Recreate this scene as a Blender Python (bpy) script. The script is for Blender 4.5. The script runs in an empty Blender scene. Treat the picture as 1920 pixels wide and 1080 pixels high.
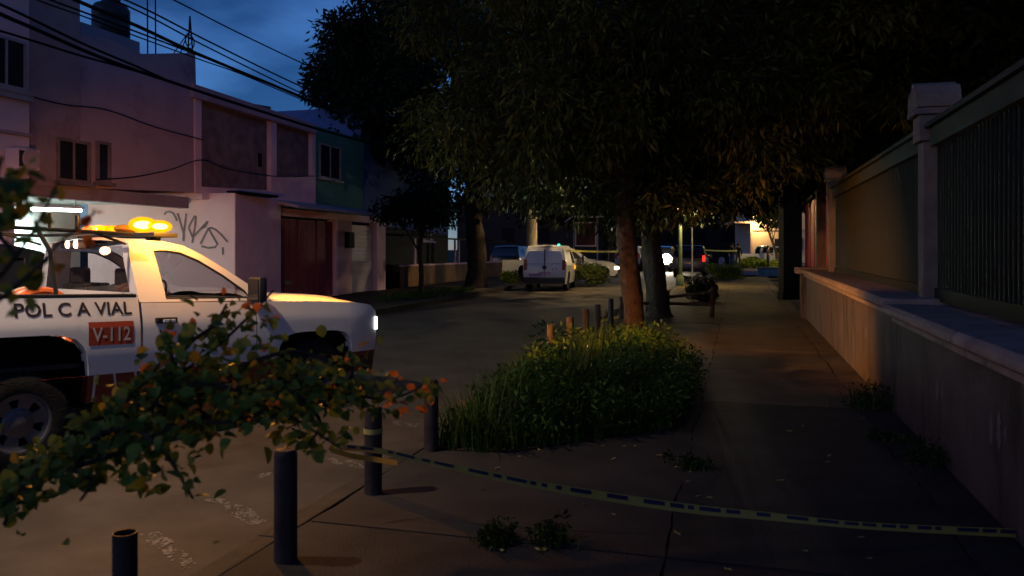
import bpy, bmesh, math, random
import numpy as np
from mathutils import Vector, Matrix
R = math.radians
random.seed(7); rng = np.random.default_rng(7)
sc = bpy.context.scene
C = sc.collection

# ------------------------------------------------------------------ camera, sky, exposure
F_PX, CAM_H, HOR = 1500.0, 1.62, 472.0
YAW = math.atan((1385-960)/F_PX)
cd = bpy.data.cameras.new('camera'); cam = bpy.data.objects.new('camera', cd); C.objects.link(cam)
cam.location = (0, 0, CAM_H); cam.rotation_euler = (R(90), 0, YAW)
cd.sensor_width = 36; cd.lens = F_PX/1920*36; cd.shift_y = -(540-HOR)/1920
cd.clip_start = 0.05; cd.clip_end = 2000
cd.dof.use_dof = True; cd.dof.focus_distance = 11.0; cd.dof.aperture_fstop = 2.8
sc.camera = cam
w = bpy.data.worlds.new('World'); sc.world = w; w.use_nodes = True
nt = w.node_tree; nt.nodes.clear()
out = nt.nodes.new('ShaderNodeOutputWorld'); bg = nt.nodes.new('ShaderNodeBackground')
sky = nt.nodes.new('ShaderNodeTexSky'); sky.sky_type = 'NISHITA'; sky.sun_disc = False
sky.sun_elevation = R(5.6); sky.sun_rotation = R(200); sky.altitude = 1800; sky.ozone_density = 5.2
tc = nt.nodes.new('ShaderNodeTexCoord'); mp = nt.nodes.new('ShaderNodeMapping'); mp.inputs['Scale'].default_value = (1, 1, 2.4)
nz = nt.nodes.new('ShaderNodeTexNoise'); nz.inputs['Scale'].default_value = 4.2; nz.inputs['Detail'].default_value = 5; nz.inputs['Roughness'].default_value = .52
rp = nt.nodes.new('ShaderNodeValToRGB')
rp.color_ramp.elements[0].position = .36; rp.color_ramp.elements[0].color = (.56, .48, .56, 1)
rp.color_ramp.elements[1].position = .68; rp.color_ramp.elements[1].color = (2.1, 1.32, 1.32, 1)
mx = nt.nodes.new('ShaderNodeMix'); mx.data_type = 'RGBA'; mx.blend_type = 'MULTIPLY'; mx.inputs[0].default_value = 1
nt.links.new(tc.outputs['Generated'], mp.inputs['Vector']); nt.links.new(mp.outputs[0], nz.inputs['Vector'])
nt.links.new(nz.outputs['Fac'], rp.inputs[0]); nt.links.new(sky.outputs[0], mx.inputs[6]); nt.links.new(rp.outputs[0], mx.inputs[7])
nt.links.new(mx.outputs[2], bg.inputs['Color']); nt.links.new(bg.outputs[0], out.inputs['Surface'])
bg.inputs['Strength'].default_value = 0.15
vs = sc.view_settings; vs.view_transform = 'Standard'; vs.look = 'None'; vs.exposure = 0; vs.gamma = 1; vs.use_curve_mapping = False
sc.cycles.use_denoising = True; sc.cycles.sample_clamp_indirect = 3.0; sc.cycles.max_bounces = 6

# ------------------------------------------------------------------ helpers
cY, sY = math.cos(YAW), math.sin(YAW)
def gz(y): return .006*max(0.0, y-6.0)                 # the street climbs gently away from the camera
def at(px, py, d):                                     # photo pixel at a depth -> street coordinates
    x = (px-960)/F_PX*d
    return Vector((x*cY-d*sY, x*sY+d*cY, CAM_H-(py-HOR)/F_PX*d))
def onx(px, py, t):                                    # photo pixel on the plane X = t (the house fronts)
    k = (px-960)/F_PX; return at(px, py, t/(k*cY-sY))
def link(o, parent=None):
    C.objects.link(o)
    if parent: o.parent = parent
    return o
def tag(o, label=None, cat=None, group=None, kind=None):
    if label: o['label'] = label
    if cat: o['category'] = cat
    if group: o['group'] = group
    if kind: o['kind'] = kind
    return o
def thing(name, label, cat, loc=(0, 0, 0), rz=0.0, group=None):
    o = bpy.data.objects.new(name, None); C.objects.link(o); o.location = loc; o.rotation_euler = (0, 0, rz)
    o.empty_display_size = .2
    return tag(o, label, cat, group)
class MB:
    def __init__(s): s.v = []; s.f = []; s.m = []
    def add(s, vs, fs, m=0):
        b = len(s.v); s.v += [tuple(p) for p in vs]; s.f += [tuple(i+b for i in f) for f in fs]; s.m += [m]*len(fs); return s
    def box(s, c, sz, rz=0, m=0, tilt=None):
        x, y, z = (k/2 for k in sz); M = Matrix.Rotation(rz, 3, 'Z')
        if tilt: M = M @ Matrix.Rotation(tilt[1], 3, tilt[0])
        P = [Vector(c)+M @ Vector((a*x, b*y, e*z)) for a in (-1, 1) for b in (-1, 1) for e in (-1, 1)]
        return s.add(P, [(0, 1, 3, 2), (4, 6, 7, 5), (0, 4, 5, 1), (2, 3, 7, 6), (0, 2, 6, 4), (1, 5, 7, 3)], m)
    def mm(s, a, b, m=0):
        return s.box([(p+q)/2 for p, q in zip(a, b)], [abs(q-p) for p, q in zip(a, b)], m=m)
    def tube(s, pts, r, n=8, m=0):
        pts = [Vector(p) for p in pts]; k = len(pts); rr = r if isinstance(r, (list, tuple)) else [r]*k
        vs = []; up = Vector((.13, .27, 1)).normalized()
        for i, p in enumerate(pts):
            d = (pts[min(i+1, k-1)]-pts[max(i-1, 0)]).normalized()
            u = d.cross(up)
            if u.length < .05: u = d.cross(Vector((1, 0, 0)))
            u.normalize(); v_ = d.cross(u)
            vs += [p+rr[i]*(math.cos(2*math.pi*j/n)*u+math.sin(2*math.pi*j/n)*v_) for j in range(n)]
        fs = [(i*n+j, i*n+(j+1) % n, (i+1)*n+(j+1) % n, (i+1)*n+j) for i in range(k-1) for j in range(n)]
        fs += [tuple(range(n-1, -1, -1)), tuple((k-1)*n+j for j in range(n))]
        return s.add(vs, fs, m)
    def lathe(s, prof, n=24, axis='z', o=(0, 0, 0), m=0, close=False):   # prof: (radius, height)
        vs = []
        for (r, h) in prof:
            for j in range(n):
                a = 2*math.pi*j/n; c_, q = r*math.cos(a), r*math.sin(a)
                p = {'z': (c_, q, h), 'y': (c_, h, q), 'x': (h, c_, q)}[axis]
                vs.append((o[0]+p[0], o[1]+p[1], o[2]+p[2]))
        k = len(prof)
        fs = [(i*n+j, i*n+(j+1) % n, ((i+1) % k)*n+(j+1) % n, ((i+1) % k)*n+j) for i in range(k if close else k-1) for j in range(n)]
        return s.add(vs, fs, m)
    def prism(s, poly, a, b, fn, m=0):                # poly 2-D, extruded from a to b; fn(u, v, w) -> point
        n = len(poly); vs = [fn(u, v, a) for u, v in poly]+[fn(u, v, b) for u, v in poly]
        return s.add(vs, [tuple(range(n-1, -1, -1)), tuple(range(n, 2*n))]+[(i, (i+1) % n, n+(i+1) % n, n+i) for i in range(n)], m)
    def ribbon(s, pts, wd, nrm, m=0):                 # flat paint stroke
        pts = [Vector(p) for p in pts]; vs = []; k = len(pts)
        for i, p in enumerate(pts):
            d = (pts[min(i+1, k-1)]-pts[max(i-1, 0)]).normalized(); u = d.cross(nrm).normalized()*wd/2
            vs += [p-u, p+u]
        return s.add(vs, [(2*i, 2*i+1, 2*i+3, 2*i+2) for i in range(k-1)], m)
    def build(s, name, mat, parent=None, smooth=False, bevel=0, seg=2, warp=None, weld=False):
        V = [warp(*p) for p in s.v] if warp else s.v
        me = bpy.data.meshes.new(name); me.from_pydata([tuple(p) for p in V], [], s.f)
        for mt in (mat if isinstance(mat, (list, tuple)) else [mat]): me.materials.append(mt)
        if any(s.m): me.polygons.foreach_set('material_index', s.m)
        bm = bmesh.new(); bm.from_mesh(me)
        if weld: bmesh.ops.remove_doubles(bm, verts=bm.verts, dist=1e-4)
        if bevel: bmesh.ops.bevel(bm, geom=bm.edges[:], offset=bevel, segments=seg, affect='EDGES', profile=.6)
        bmesh.ops.recalc_face_normals(bm, faces=bm.faces); bm.to_mesh(me); bm.free()
        if smooth:
            me.polygons.foreach_set('use_smooth', [True]*len(me.polygons))
            if hasattr(me, 'set_sharp_from_angle'): me.set_sharp_from_angle(angle=R(40))
        return link(bpy.data.objects.new(name, me), parent)
def copy_tree(o, parent=None):
    c = o.copy(); C.objects.link(c); c.parent = parent
    for ch in list(o.children): copy_tree(ch, c)
    return c

# ------------------------------------------------------------------ materials
MATS = {}
def mat(name, col, rough=.7, metal=0.0, var=.25, scale=6.0, bump=0.0, bscale=40.0, spec=None, coat=0.0, dirt=None):
    if name in MATS: return MATS[name]
    m = bpy.data.materials.new(name); m.use_nodes = True; n = m.node_tree; L = n.links
    b = n.nodes['Principled BSDF']; b.inputs['Roughness'].default_value = rough; b.inputs['Metallic'].default_value = metal
    if spec is None: spec = .4 if rough < .6 else .08
    b.inputs['Specular IOR Level'].default_value = spec; b.inputs['Coat Weight'].default_value = coat; b.inputs['Coat Roughness'].default_value = .08
    t = n.nodes.new('ShaderNodeTexCoord'); z = n.nodes.new('ShaderNodeTexNoise'); z.inputs['Scale'].default_value = scale; z.inputs['Detail'].default_value = 6; z.inputs['Roughness'].default_value = .6
    L.new(t.outputs['Object'], z.inputs['Vector'])
    r = n.nodes.new('ShaderNodeValToRGB'); r.color_ramp.elements[0].position = .3; r.color_ramp.elements[1].position = .72
    lo = [max(0, c*(1-var)) for c in col]; hi = [min(1, c*(1+var*.8)) for c in col]
    r.color_ramp.elements[0].color = (*lo, 1); r.color_ramp.elements[1].color = (*hi, 1)
    L.new(z.outputs['Fac'], r.inputs[0]); src = r.outputs[0]
    if dirt:                                          # stains with a shape of their own
        z2 = n.nodes.new('ShaderNodeTexNoise'); z2.inputs['Scale'].default_value = dirt[1]; z2.inputs['Detail'].default_value = 8; z2.inputs['Roughness'].default_value = .68
        mpn = n.nodes.new('ShaderNodeMapping'); mpn.inputs['Scale'].default_value = dirt[3] if len(dirt) > 3 else (1, 1, 1); L.new(t.outputs['Object'], mpn.inputs[0]); L.new(mpn.outputs[0], z2.inputs['Vector'])
        r2 = n.nodes.new('ShaderNodeValToRGB'); r2.color_ramp.elements[0].position = dirt[2]; r2.color_ramp.elements[1].position = min(1, dirt[2]+.14)
        L.new(z2.outputs['Fac'], r2.inputs[0])
        x = n.nodes.new('ShaderNodeMix'); x.data_type = 'RGBA'; L.new(r2.outputs[0], x.inputs[0]); L.new(src, x.inputs[6]); x.inputs[7].default_value = (*dirt[0], 1); src = x.outputs[2]
    L.new(src, b.inputs['Base Color'])
    if bump:
        z3 = n.nodes.new('ShaderNodeTexNoise'); z3.inputs['Scale'].default_value = bscale; z3.inputs['Detail'].default_value = 5; L.new(t.outputs['Object'], z3.inputs['Vector'])
        bp = n.nodes.new('ShaderNodeBump'); bp.inputs['Strength'].default_value = bump; bp.inputs['Distance'].default_value = .02
        L.new(z3.outputs['Fac'], bp.inputs['Height']); L.new(bp.outputs[0], b.inputs['Normal'])
    MATS[name] = m; return m
def emit(name, col, strength, base=(.8, .8, .8)):
    if name in MATS: return MATS[name]
    m = bpy.data.materials.new(name); m.use_nodes = True; b = m.node_tree.nodes['Principled BSDF']
    b.inputs['Base Color'].default_value = (*base, 1); b.inputs['Emission Color'].default_value = (*col, 1); b.inputs['Emission Strength'].default_value = strength; b.inputs['Roughness'].default_value = .3
    MATS[name] = m; return m
def glassy(name, tint, rough=.03, clear=.6):
    if name in MATS: return MATS[name]
    m = bpy.data.materials.new(name); m.use_nodes = True; n = m.node_tree; n.nodes.clear(); o = n.nodes.new('ShaderNodeOutputMaterial')
    tr = n.nodes.new('ShaderNodeBsdfTransparent'); tr.inputs[0].default_value = (*[clear*c for c in tint], 1)
    gl = n.nodes.new('ShaderNodeBsdfGlossy'); gl.inputs['Roughness'].default_value = rough; gl.inputs[0].default_value = (.9, .9, .9, 1)
    lw_ = n.nodes.new('ShaderNodeLayerWeight'); pw_ = n.nodes.new('ShaderNodeMath'); pw_.operation = 'POWER'; pw_.inputs[1].default_value = 4.0; fr = n.nodes.new('ShaderNodeMath'); fr.operation = 'MULTIPLY_ADD'; fr.inputs[1].default_value = .8; fr.inputs[2].default_value = .045
    n.links.new(lw_.outputs['Facing'], pw_.inputs[0]); n.links.new(pw_.outputs[0], fr.inputs[0]); mixn = n.nodes.new('ShaderNodeMixShader')
    n.links.new(fr.outputs[0], mixn.inputs[0]); n.links.new(tr.outputs[0], mixn.inputs[1]); n.links.new(gl.outputs[0], mixn.inputs[2]); n.links.new(mixn.outputs[0], o.inputs[0])
    MATS[name] = m; return m
def leafmat(name, col, tr=.35, var=.5, scale=3.0, rough=.55):
    if name in MATS: return MATS[name]
    m = mat(name, col, rough, 0, var, scale, spec=.12); n = m.node_tree; b = n.nodes['Principled BSDF']
    t = n.nodes.new('ShaderNodeBsdfTranslucent'); x = n.nodes.new('ShaderNodeMixShader'); x.inputs[0].default_value = tr
    src = b.inputs['Base Color'].links[0].from_socket; n.links.new(src, t.inputs[0])
    o = n.nodes['Material Output']; n.links.new(b.outputs[0], x.inputs[1]); n.links.new(t.outputs[0], x.inputs[2]); n.links.new(x.outputs[0], o.inputs[0])
    return m
def lamp(name, kind, loc, col, power, parent=None, size=.1, aim=None, cone=120, blend=.6):
    l = bpy.data.lights.new(name, kind); l.color = col; l.energy = power
    if kind in ('POINT', 'SPOT'): l.shadow_soft_size = size
    if kind == 'SPOT': l.spot_size = R(cone); l.spot_blend = blend
    o = bpy.data.objects.new(name, l); C.objects.link(o); o.location = loc
    if aim is not None: o.rotation_euler = (Vector(aim)-Vector(loc)).to_track_quat('-Z', 'Y').to_euler()
    if parent: o.parent = parent
    return o

M_ASPH = mat('asphalt', (.062, .050, .041), .8, 0, .35, 1.3, .5, 120, dirt=((.045, .037, .030), .55, .52))
M_CONC = mat('sidewalk_concrete', (.036, .031, .028), .85, 0, .28, 1.7, .35, 90, dirt=((.026, .023, .022), .9, .55))
M_CONC2 = mat('sidewalk_concrete_worn', (.033, .029, .027), .85, 0, .35, 2.3, .4, 70, dirt=((.024, .021, .021), 1.3, .53))
M_KERB = mat('kerb_concrete', (.042, .035, .028), .85, 0, .35, 3, .5, 50)
M_SOIL = mat('soil', (.045, .035, .025), .95, 0, .5, 5, .8, 30)
M_WALL = mat('fence_wall_render', (.075, .062, .06), .85, 0, .25, 2.2, .4, 30, dirt=((.034, .028, .027), 1.6, .5, (1.6, 1.6, .35)))
M_COPE = mat('coping_stone', (.22, .175, .165), .75, 0, .3, 4, .35, 40, dirt=((.09, .072, .07), 3, .56))
M_STONE = mat('pillar_stone', (.13, .108, .105), .75, 0, .25, 5, .35, 45)
M_BAR = mat('fence_bar_paint', (.010, .011, .009), .42, 0, .2, 9, spec=.06)
M_IRON = mat('dark_green_iron', (.03, .032, .03), .8, 0, .3, 5)
M_PURPLE = mat('mauve_render', (.42, .29, .34), .9, 0, .14, 1.0, .25, 25, dirt=((.29, .18, .22), .6, .56))
M_GREYW = mat('grey_mauve_render', (.36, .25, .27), .9, 0, .2, .8, .3, 25, dirt=((.22, .13, .14), .5, .53))
M_PINKW = mat('pale_pink_render', (.60, .40, .46), .9, 0, .12, 1.2, .2, 30)
M_WHITEW = mat('white_wall_paint', (.86, .63, .62), .85, 0, .08, 1.5, .2, 30, dirt=((.5, .45, .46), .9, .62))
M_LILAC = mat('lilac_wall_paint', (.74, .50, .57), .85, 0, .12, 1.5, .2, 30)
M_BRICK = mat('raw_block_infill', (.20, .14, .15), .95, 0, .35, 3.2, .5, 18)
M_GREEN = mat('sea_green_render', (.075, .22, .17), .9, 0, .18, 1.1, .2, 20)
M_BLUE = mat('blue_render', (.08, .14, .36), .9, 0, .15, 1.0, .2, 20)
M_REDGATE = mat('dark_red_gate', (.20, .055, .075), .6, .1, .25, 4)
M_ROLL = mat('pale_roller_door', (.50, .45, .50), .6, .1, .12, 3)
M_DKGLASS = mat('dark_window', (.02, .022, .03), .12, 0, .2, 2, spec=.6)
M_FRAME = mat('window_frame_grey', (.35, .30, .33), .5, .2, .15, 4)
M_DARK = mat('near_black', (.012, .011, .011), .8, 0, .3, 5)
M_DKWOOD = mat('dark_wood', (.06, .035, .024), .85, 0, .4, 8, .4, 40)
M_BARK = mat('bark', (.050, .030, .020), .95, 0, .6, 9, 1.0, 14)
M_BARK2 = mat('dark_bark', (.05, .036, .028), .95, 0, .5, 7, 1.0, 22)
M_TILE = mat('awning_sheet', (.42, .34, .40), .7, .1, .2, 3)
M_TANK = mat('black_plastic', (.018, .016, .02), .5, 0, .2, 4)
M_STEEL = mat('galvanised_steel', (.30, .30, .31), .45, .7, .2, 8)
M_CABLE = mat('cable_rubber', (.01, .01, .012), .7, 0, .2, 4)
M_BOLL = mat('bollard_paint', (.035, .027, .028), .62, 0, .35, 7, .25, 40)
M_WHITE = mat('white_car_paint', (.64, .63, .63), .32, 0, .035, 2.5, coat=.5, dirt=((.46, .44, .42), 2.2, .60))
M_MAROON = mat('maroon_band', (.14, .018, .016), .38, 0, .15, 3, coat=.4)
M_REDPL = mat('red_number_panel', (.30, .045, .018), .45, 0, .1, 3)
M_LETTER = mat('black_lettering', (.02, .018, .02), .5)
M_WLET = mat('pale_lettering', (.55, .48, .46), .5)
M_TYRE = mat('tyre_rubber', (.018, .017, .016), .85, 0, .3, 10, .3, 60)
M_RIM = mat('steel_rim', (.11, .11, .135), .4, .6, .15, 8)
M_PLAST = mat('black_trim', (.02, .02, .02), .55, 0, .2, 9)
M_SEAT = mat('seat_fabric', (.035, .03, .03), .9)
M_GLASS = glassy('car_glass', (.9, .88, .9), clear=.92)
M_CARDK = mat('dark_car_paint', (.02, .022, .028), .25, .1, .1, 3, coat=.6)
M_CARGREY = mat('silver_car_paint', (.45, .47, .50), .3, .3, .06, 3, coat=.5)
M_TAIL = mat('tail_lens', (.20, .012, .012), .2, 0, .1, 3)
M_LENS = mat('clear_lens', (.7, .72, .75), .1, .2, .05, 3)
E_AMBER = emit('amber_led', (1.0, .42, .02), 60)
E_AMBER2 = emit('amber_led_dim', (1.0, .36, .004), 1.9, (.3, .1, 0))
E_AMBHOT = emit('amber_led_hot', (1.0, .40, .004), 3.4, (.3, .1, 0))
E_CORE = emit('amber_led_core', (1.0, .75, .35), 40)
E_CARGO = emit('cargo_lamp', (1.0, .55, .35), 9)
E_HEAD = emit('headlight_on', (1.0, .84, .62), 160)
E_HEAD2 = emit('headlight_dim', (.85, 1.0, .9), 2.2)
E_TAIL = emit('tail_light_on', (1.0, .02, .012), 2.4, (.3, .01, .01))
E_TEAL = emit('teal_beacon', (.02, .9, .55), 2.6)
E_TUBE = emit('fluorescent_tube', (.78, 1.0, .95), 30)
E_WARM = emit('warm_lamp', (1.0, .72, .28), 25)

# ------------------------------------------------------------------ the ground
KN, KF, WT, FT = -2.65, -9.25, 1.5, -13.4             # near kerb, far kerb, fence wall, house fronts
ROAD_Z = -.15
def strip(name, x0, x1, ys, z, m, nx=1):
    b = MB(); xs = np.linspace(x0, x1, nx+1); n = nx+1
    b.add([(x, y, z+gz(y)) for y in ys for x in xs], [(j*n+i, j*n+i+1, (j+1)*n+i+1, (j+1)*n+i) for j in range(len(ys)-1) for i in range(nx)])
    o = b.build(name, m); return tag(o, kind='structure')
strip('ground', -400, 400, [-80, 6, 60, 500], -.22, M_SOIL)
strip('road', KF+.0, KN, [-30, 6, 40, 300], ROAD_Z, M_ASPH)
M_CONC_AMBER = mat('sidewalk_concrete_amber_lit', (.085, .066, .046), .85, 0, .3, 1.9, .35, 80, dirt=((.05, .038, .027), 1.1, .54))  # lighter, warmer colour carries part of the amber light on the far slabs
def paved(name, x_edges, y_edges, thick, gap, mats, top=0.0, far_mats=()):
    base = strip(name, min(x_edges), max(x_edges), [y_edges[0], 6, y_edges[-1]] if y_edges[0] < 6 else [y_edges[0], y_edges[-1]], top-.014, M_SOIL)
    k = 0
    for j in range(len(y_edges)-1):
        for i in range(len(x_edges)-1):
            a, b_ = x_edges[i]+gap, x_edges[i+1]-gap; c_, d_ = y_edges[j]+gap, y_edges[j+1]-gap
            sub = max(2, int((d_-c_)/.16)); jit = random.uniform(-.004, .004)
            pts = []
            for q in range(sub+1):
                y = c_+(d_-c_)*q/sub
                wl = .014*math.sin(y*3.1+i)+random.uniform(-.014, .010); wr = .014*math.sin(y*3.1+i+1)+random.uniform(-.010, .014)
                pts += [(a+wl, y, top+gz(y)+jit), (b_+wr, y, top+gz(y)+jit)]
            n = len(pts); pts += [(p[0], p[1], p[2]-thick) for p in pts]
            fs = [(2*q, 2*q+1, 2*q+3, 2*q+2) for q in range(sub)]
            fs += [(2*q, 2*q+2, n+2*q+2, n+2*q) for q in range(sub)]+[(2*q+1, n+2*q+1, n+2*q+3, 2*q+3) for q in range(sub)]
            fs += [(0, n, n+1, 1), (2*sub, 2*sub+1, n+2*sub+1, n+2*sub)]
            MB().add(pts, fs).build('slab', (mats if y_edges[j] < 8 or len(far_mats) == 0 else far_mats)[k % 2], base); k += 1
    return base
ny = [-2.0, -.2, 4.3, 8.81, 13.3, 17.8, 22.3, 26.8, 31.3, 35.8, 40.3, 46]
near_walk = paved('sidewalk', [KN+.16, -.38, 1.2, WT], ny, .06, .008, [M_CONC, M_CONC2, M_CONC], 0.0, [M_CONC_AMBER, M_CONC_AMBER])
far_walk = paved('far_sidewalk', [FT, -11.3, KF-.16], list(np.arange(4, 46, 3.0)), .06, .006, [M_CONC2, M_CONC])
def kerb(name, x0, x1, y0, y1, step):
    base = strip(name, min(x0, x1)+.02, max(x0, x1)-.02, [y0, 6, y1] if y0 < 6 else [y0, y1], -.1, M_SOIL); y = y0
    while y < y1-.01:
        e = min(y+step, y1); b = MB()
        b.add([(x, yy, z+gz(yy)) for yy in (y+.006, e-.006) for x, z in ((x0, -.2), (x0, .002), (x1, .004), (x1, -.2))],
              [(0, 1, 2, 3), (7, 6, 5, 4), (0, 4, 5, 1), (1, 5, 6, 2), (2, 6, 7, 3), (0, 3, 7, 4)])
        b.build('kerb_stone', M_KERB, base, bevel=.012); y = e
kerb('kerb', KN, KN+.155, -2, 46, 1.5)
kerb('far_kerb', KF-.155, KF, 4, 46, 1.5)
# worn road paint
M_PAINT = mat('worn_road_paint', (.15, .135, .12), .8, 0, .35, 14)
def worn_paint(name, label, poly, seed):
    rs = random.Random(seed); me = MB(); c0 = Vector((sum(p[0] for p in poly)/len(poly), sum(p[1] for p in poly)/len(poly)))
    xs = [p[0] for p in poly]; ys = [p[1] for p in poly]
    def inside(x, y):
        r = False; j = len(poly)-1
        for i in range(len(poly)):
            if (poly[i][1] > y) != (poly[j][1] > y) and x < (poly[j][0]-poly[i][0])*(y-poly[i][1])/(poly[j][1]-poly[i][1])+poly[i][0]: r = not r
            j = i
        return r
    st = .017; x = min(xs)
    while x < max(xs):
        y = min(ys)
        while y < max(ys):
            v = math.sin(x*23+seed)*math.cos(y*17+seed*2)+.6*math.sin(x*51+y*37)
            if inside(x, y) and v+rs.uniform(-1.1, 1.1) > .05:
                a = st*rs.uniform(.3, .85); z = ROAD_Z+.004+gz(y)
                k = rs.randint(4, 6); o0 = rs.uniform(0, 6)
                me.add([(x+a*rs.uniform(.6, 1.2)*math.cos(o0+6.28*i/k), y+a*rs.uniform(.6, 1.2)*math.sin(o0+6.28*i/k), z) for i in range(k)], [tuple(range(k))])
            y += st
        x += st
    o = me.build(name, M_PAINT); o['kind'] = 'structure'
def gpt(px, py): p = at(px, py, F_PX*(CAM_H-ROAD_Z)/(py-HOR)); return (p.x, p.y)
worn_paint('road_marking', '', [gpt(*p) for p in ((258, 1003), (295, 997), (330, 1020), (372, 1062), (340, 1072), (300, 1030), (262, 1015))], 1)
worn_paint('road_marking', '', [gpt(*p) for p in ((382, 938), (412, 934), (470, 955), (502, 980), (470, 985), (425, 962), (418, 945), (386, 944))], 2)
worn_paint('road_marking', '', [gpt(*p) for p in ((476, 893), (510, 884), (512, 890), (486, 898))], 3)
worn_paint('road_marking', '', [gpt(*p) for p in ((600, 858), (660, 862), (690, 880), (640, 876))], 4)
worn_paint('road_marking', '', [gpt(*p) for p in ((735, 790), (785, 796), (780, 803), (738, 798))], 5)
M_WATER = mat('puddle_water', (.012, .012, .012), .04, 0, .1, 2, spec=.6)
for (cx, cy, rx, ry, sd) in ((-3.1, 21.5, .38, 2.2, 1), (-3.15, 17.3, .3, .8, 2)):
    rs_ = random.Random(sd); ph = [rs_.uniform(0, 6.28) for _ in range(3)]
    V = [(cx+rx*math.cos(a)*(1+.22*math.sin(3*a+ph[0])+.12*math.sin(7*a+ph[1])), cy+ry*math.sin(a)*(1+.18*math.sin(2*a+ph[2])), 0) for a in np.linspace(0, 6.283, 41)[:-1]]
    tag(MB().add([(x, y, ROAD_Z+.005+gz(y)) for x, y, _ in V], [tuple(range(40))]).build('puddle', M_WATER), kind='structure')
# grass patches on the far pavement
def blades(name, pts, hmin, hmax, wd, m, parent=None, seg=2, lean=.5, hs=None):
    V = []; Fc = []
    for (x, y, z) in pts:
        a = random.uniform(0, 6.283); h = random.uniform(hmin, hmax)*(hs(x, y) if hs else 1); l = random.uniform(.1, 1)*lean*h; ca, sa = math.cos(a), math.sin(a); w2 = wd*random.uniform(.6, 1.3)
        b = len(V)
        for q in range(seg+1):
            u = q/seg; ww = w2*(1-u)**.6 if q < seg else 0
            cx, cy, cz = x+ca*l*u*u, y+sa*l*u*u, z+h*(u-.35*u*u*l/h)
            if q < seg: V += [(cx-sa*ww, cy+ca*ww, cz), (cx+sa*ww, cy-ca*ww, cz)]
            else: V.append((cx, cy, cz))
        for q in range(seg-1): Fc.append((b+2*q, b+2*q+1, b+2*q+3, b+2*q+2))
        Fc.append((b+2*seg-2, b+2*seg-1, b+2*seg))
    me = bpy.data.meshes.new(name); me.from_pydata(V, [], Fc)
    for mt in (m if isinstance(m, list) else [m]): me.materials.append(mt)
    if isinstance(m, list): me.polygons.foreach_set('material_index', [((i//seg)*7919 % 97) % len(m) for i in range(len(Fc))])
    o = link(bpy.data.objects.new(name, me), parent); return o
M_GRASS = leafmat('grass_blade', (.042, .088, .016), .3, .5, 4)
M_GRASS2 = leafmat('grass_blade_dry', (.07, .085, .02), .3, .5, 4)
M_GRASS3 = leafmat('grass_blade_deep', (.022, .055, .012), .25, .5, 4)
pts = []
for _ in range(2600):
    a, r = random.uniform(0, 6.283), math.sqrt(random.random()); x, y = -10.6+1.05*r*math.cos(a), 26.5+4.2*r*math.sin(a); pts.append((x, y, gz(y)))
tag(blades('verge_grass', pts, .05, .16, .012, [M_GRASS, M_GRASS3]), 'short dark grass patch around the small street tree', 'grass', kind='stuff')

# ------------------------------------------------------------------ houses on the far side
def wall_poly(poly_px, t, depth, name, m, parent, hole=None):      # outline on the house front, given real thickness
    P = [onx(px, py, t) for px, py in poly_px]
    b = MB(); b.prism([(p.y, p.z) for p in P], 0, -depth, lambda u, v, w_: (t+w_, u, v)); return b.build(name, m, parent)
def rect_on(px0, py0, px1, py1, t):                                 # -> s0, s1, z0, z1
    a = onx(px0, (py0+py1)/2, t).y; b_ = onx(px1, (py0+py1)/2, t).y
    z1 = onx((px0+px1)/2, py0, t).z; z0 = onx((px0+px1)/2, py1, t).z
    return a, b_, z0, z1
def slabx(parent, name, m, t0, t1, s0, s1, z0, z1, bevel=0):
    return MB().mm((t0, s0, z0), (t1, s1, z1)).build(name, m, parent, bevel=bevel)
def window(parent, t, r, panes=2, fm=None, gm=None, sill=True):
    s0, s1, z0, z1 = r; fm = fm or M_FRAME
    f = MB(); fw = .06
    f.mm((t-.02, s0, z0), (t+.045, s0+fw, z1)).mm((t-.02, s1-fw, z0), (t+.045, s1, z1)).mm((t-.02, s0+fw, z1-fw), (t+.043, s1-fw, z1)).mm((t-.02, s0+fw, z0), (t+.043, s1-fw, z0+fw))
    fo = f.build('window', fm, parent)
    wd = (s1-s0-2*fw)/panes
    for k in range(panes):
        a = s0+fw+k*wd
        MB().mm((t-.01, a+.02, z0+fw), (t+.012, a+wd-.02, z1-fw)).build('pane', gm or M_DKGLASS, fo)
        if k: MB().mm((t-.015, a-.02, z0+fw), (t+.035, a+.02, z1-fw)).build('mullion', fm, fo)
    if sill: MB().mm((t-.02, s0-.06, z0-.07), (t+.12, s1+.06, z0-.003)).build('sill', fm, fo)
    return fo
G0 = .05
# pale pink house at the left edge
h = thing('pink_house', 'pale pink house cut off by the left edge, with dark upper window', 'house', (0, 0, 0))
tA = -12.9; sA = onx(55, 300, tA).y
slabx(h, 'upper_wall', M_PINKW, tA-4, tA, 6.0, sA, 3.0, 9.0)
slabx(h, 'ground_floor_wall', M_PINKW, tA-4, tA-.02, 6.0, sA-1.0, -.1, 2.995)
window(h, tA+.0, rect_on(-70, 62, 50, 160, tA), 3)
r = rect_on(-80, 166, 55, 178, tA); slabx(h, 'band', M_FRAME, tA-.01, tA+.1, 6.0, sA+.01, r[2], r[3])
r = rect_on(-80, 240, 55, 246, tA); slabx(h, 'band', M_GREYW, tA-.01, tA+.05, 6.0, sA+.008, r[2], r[3])
ac = thing('air_conditioner', 'boxy wall air conditioner on the pink house', 'air conditioner')
r = rect_on(20, 280, 62, 318, tA+.2); slabx(ac, 'casing', M_PINKW, tA+.055, tA+.36, r[0], r[1], r[2], r[3], .02)
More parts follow.
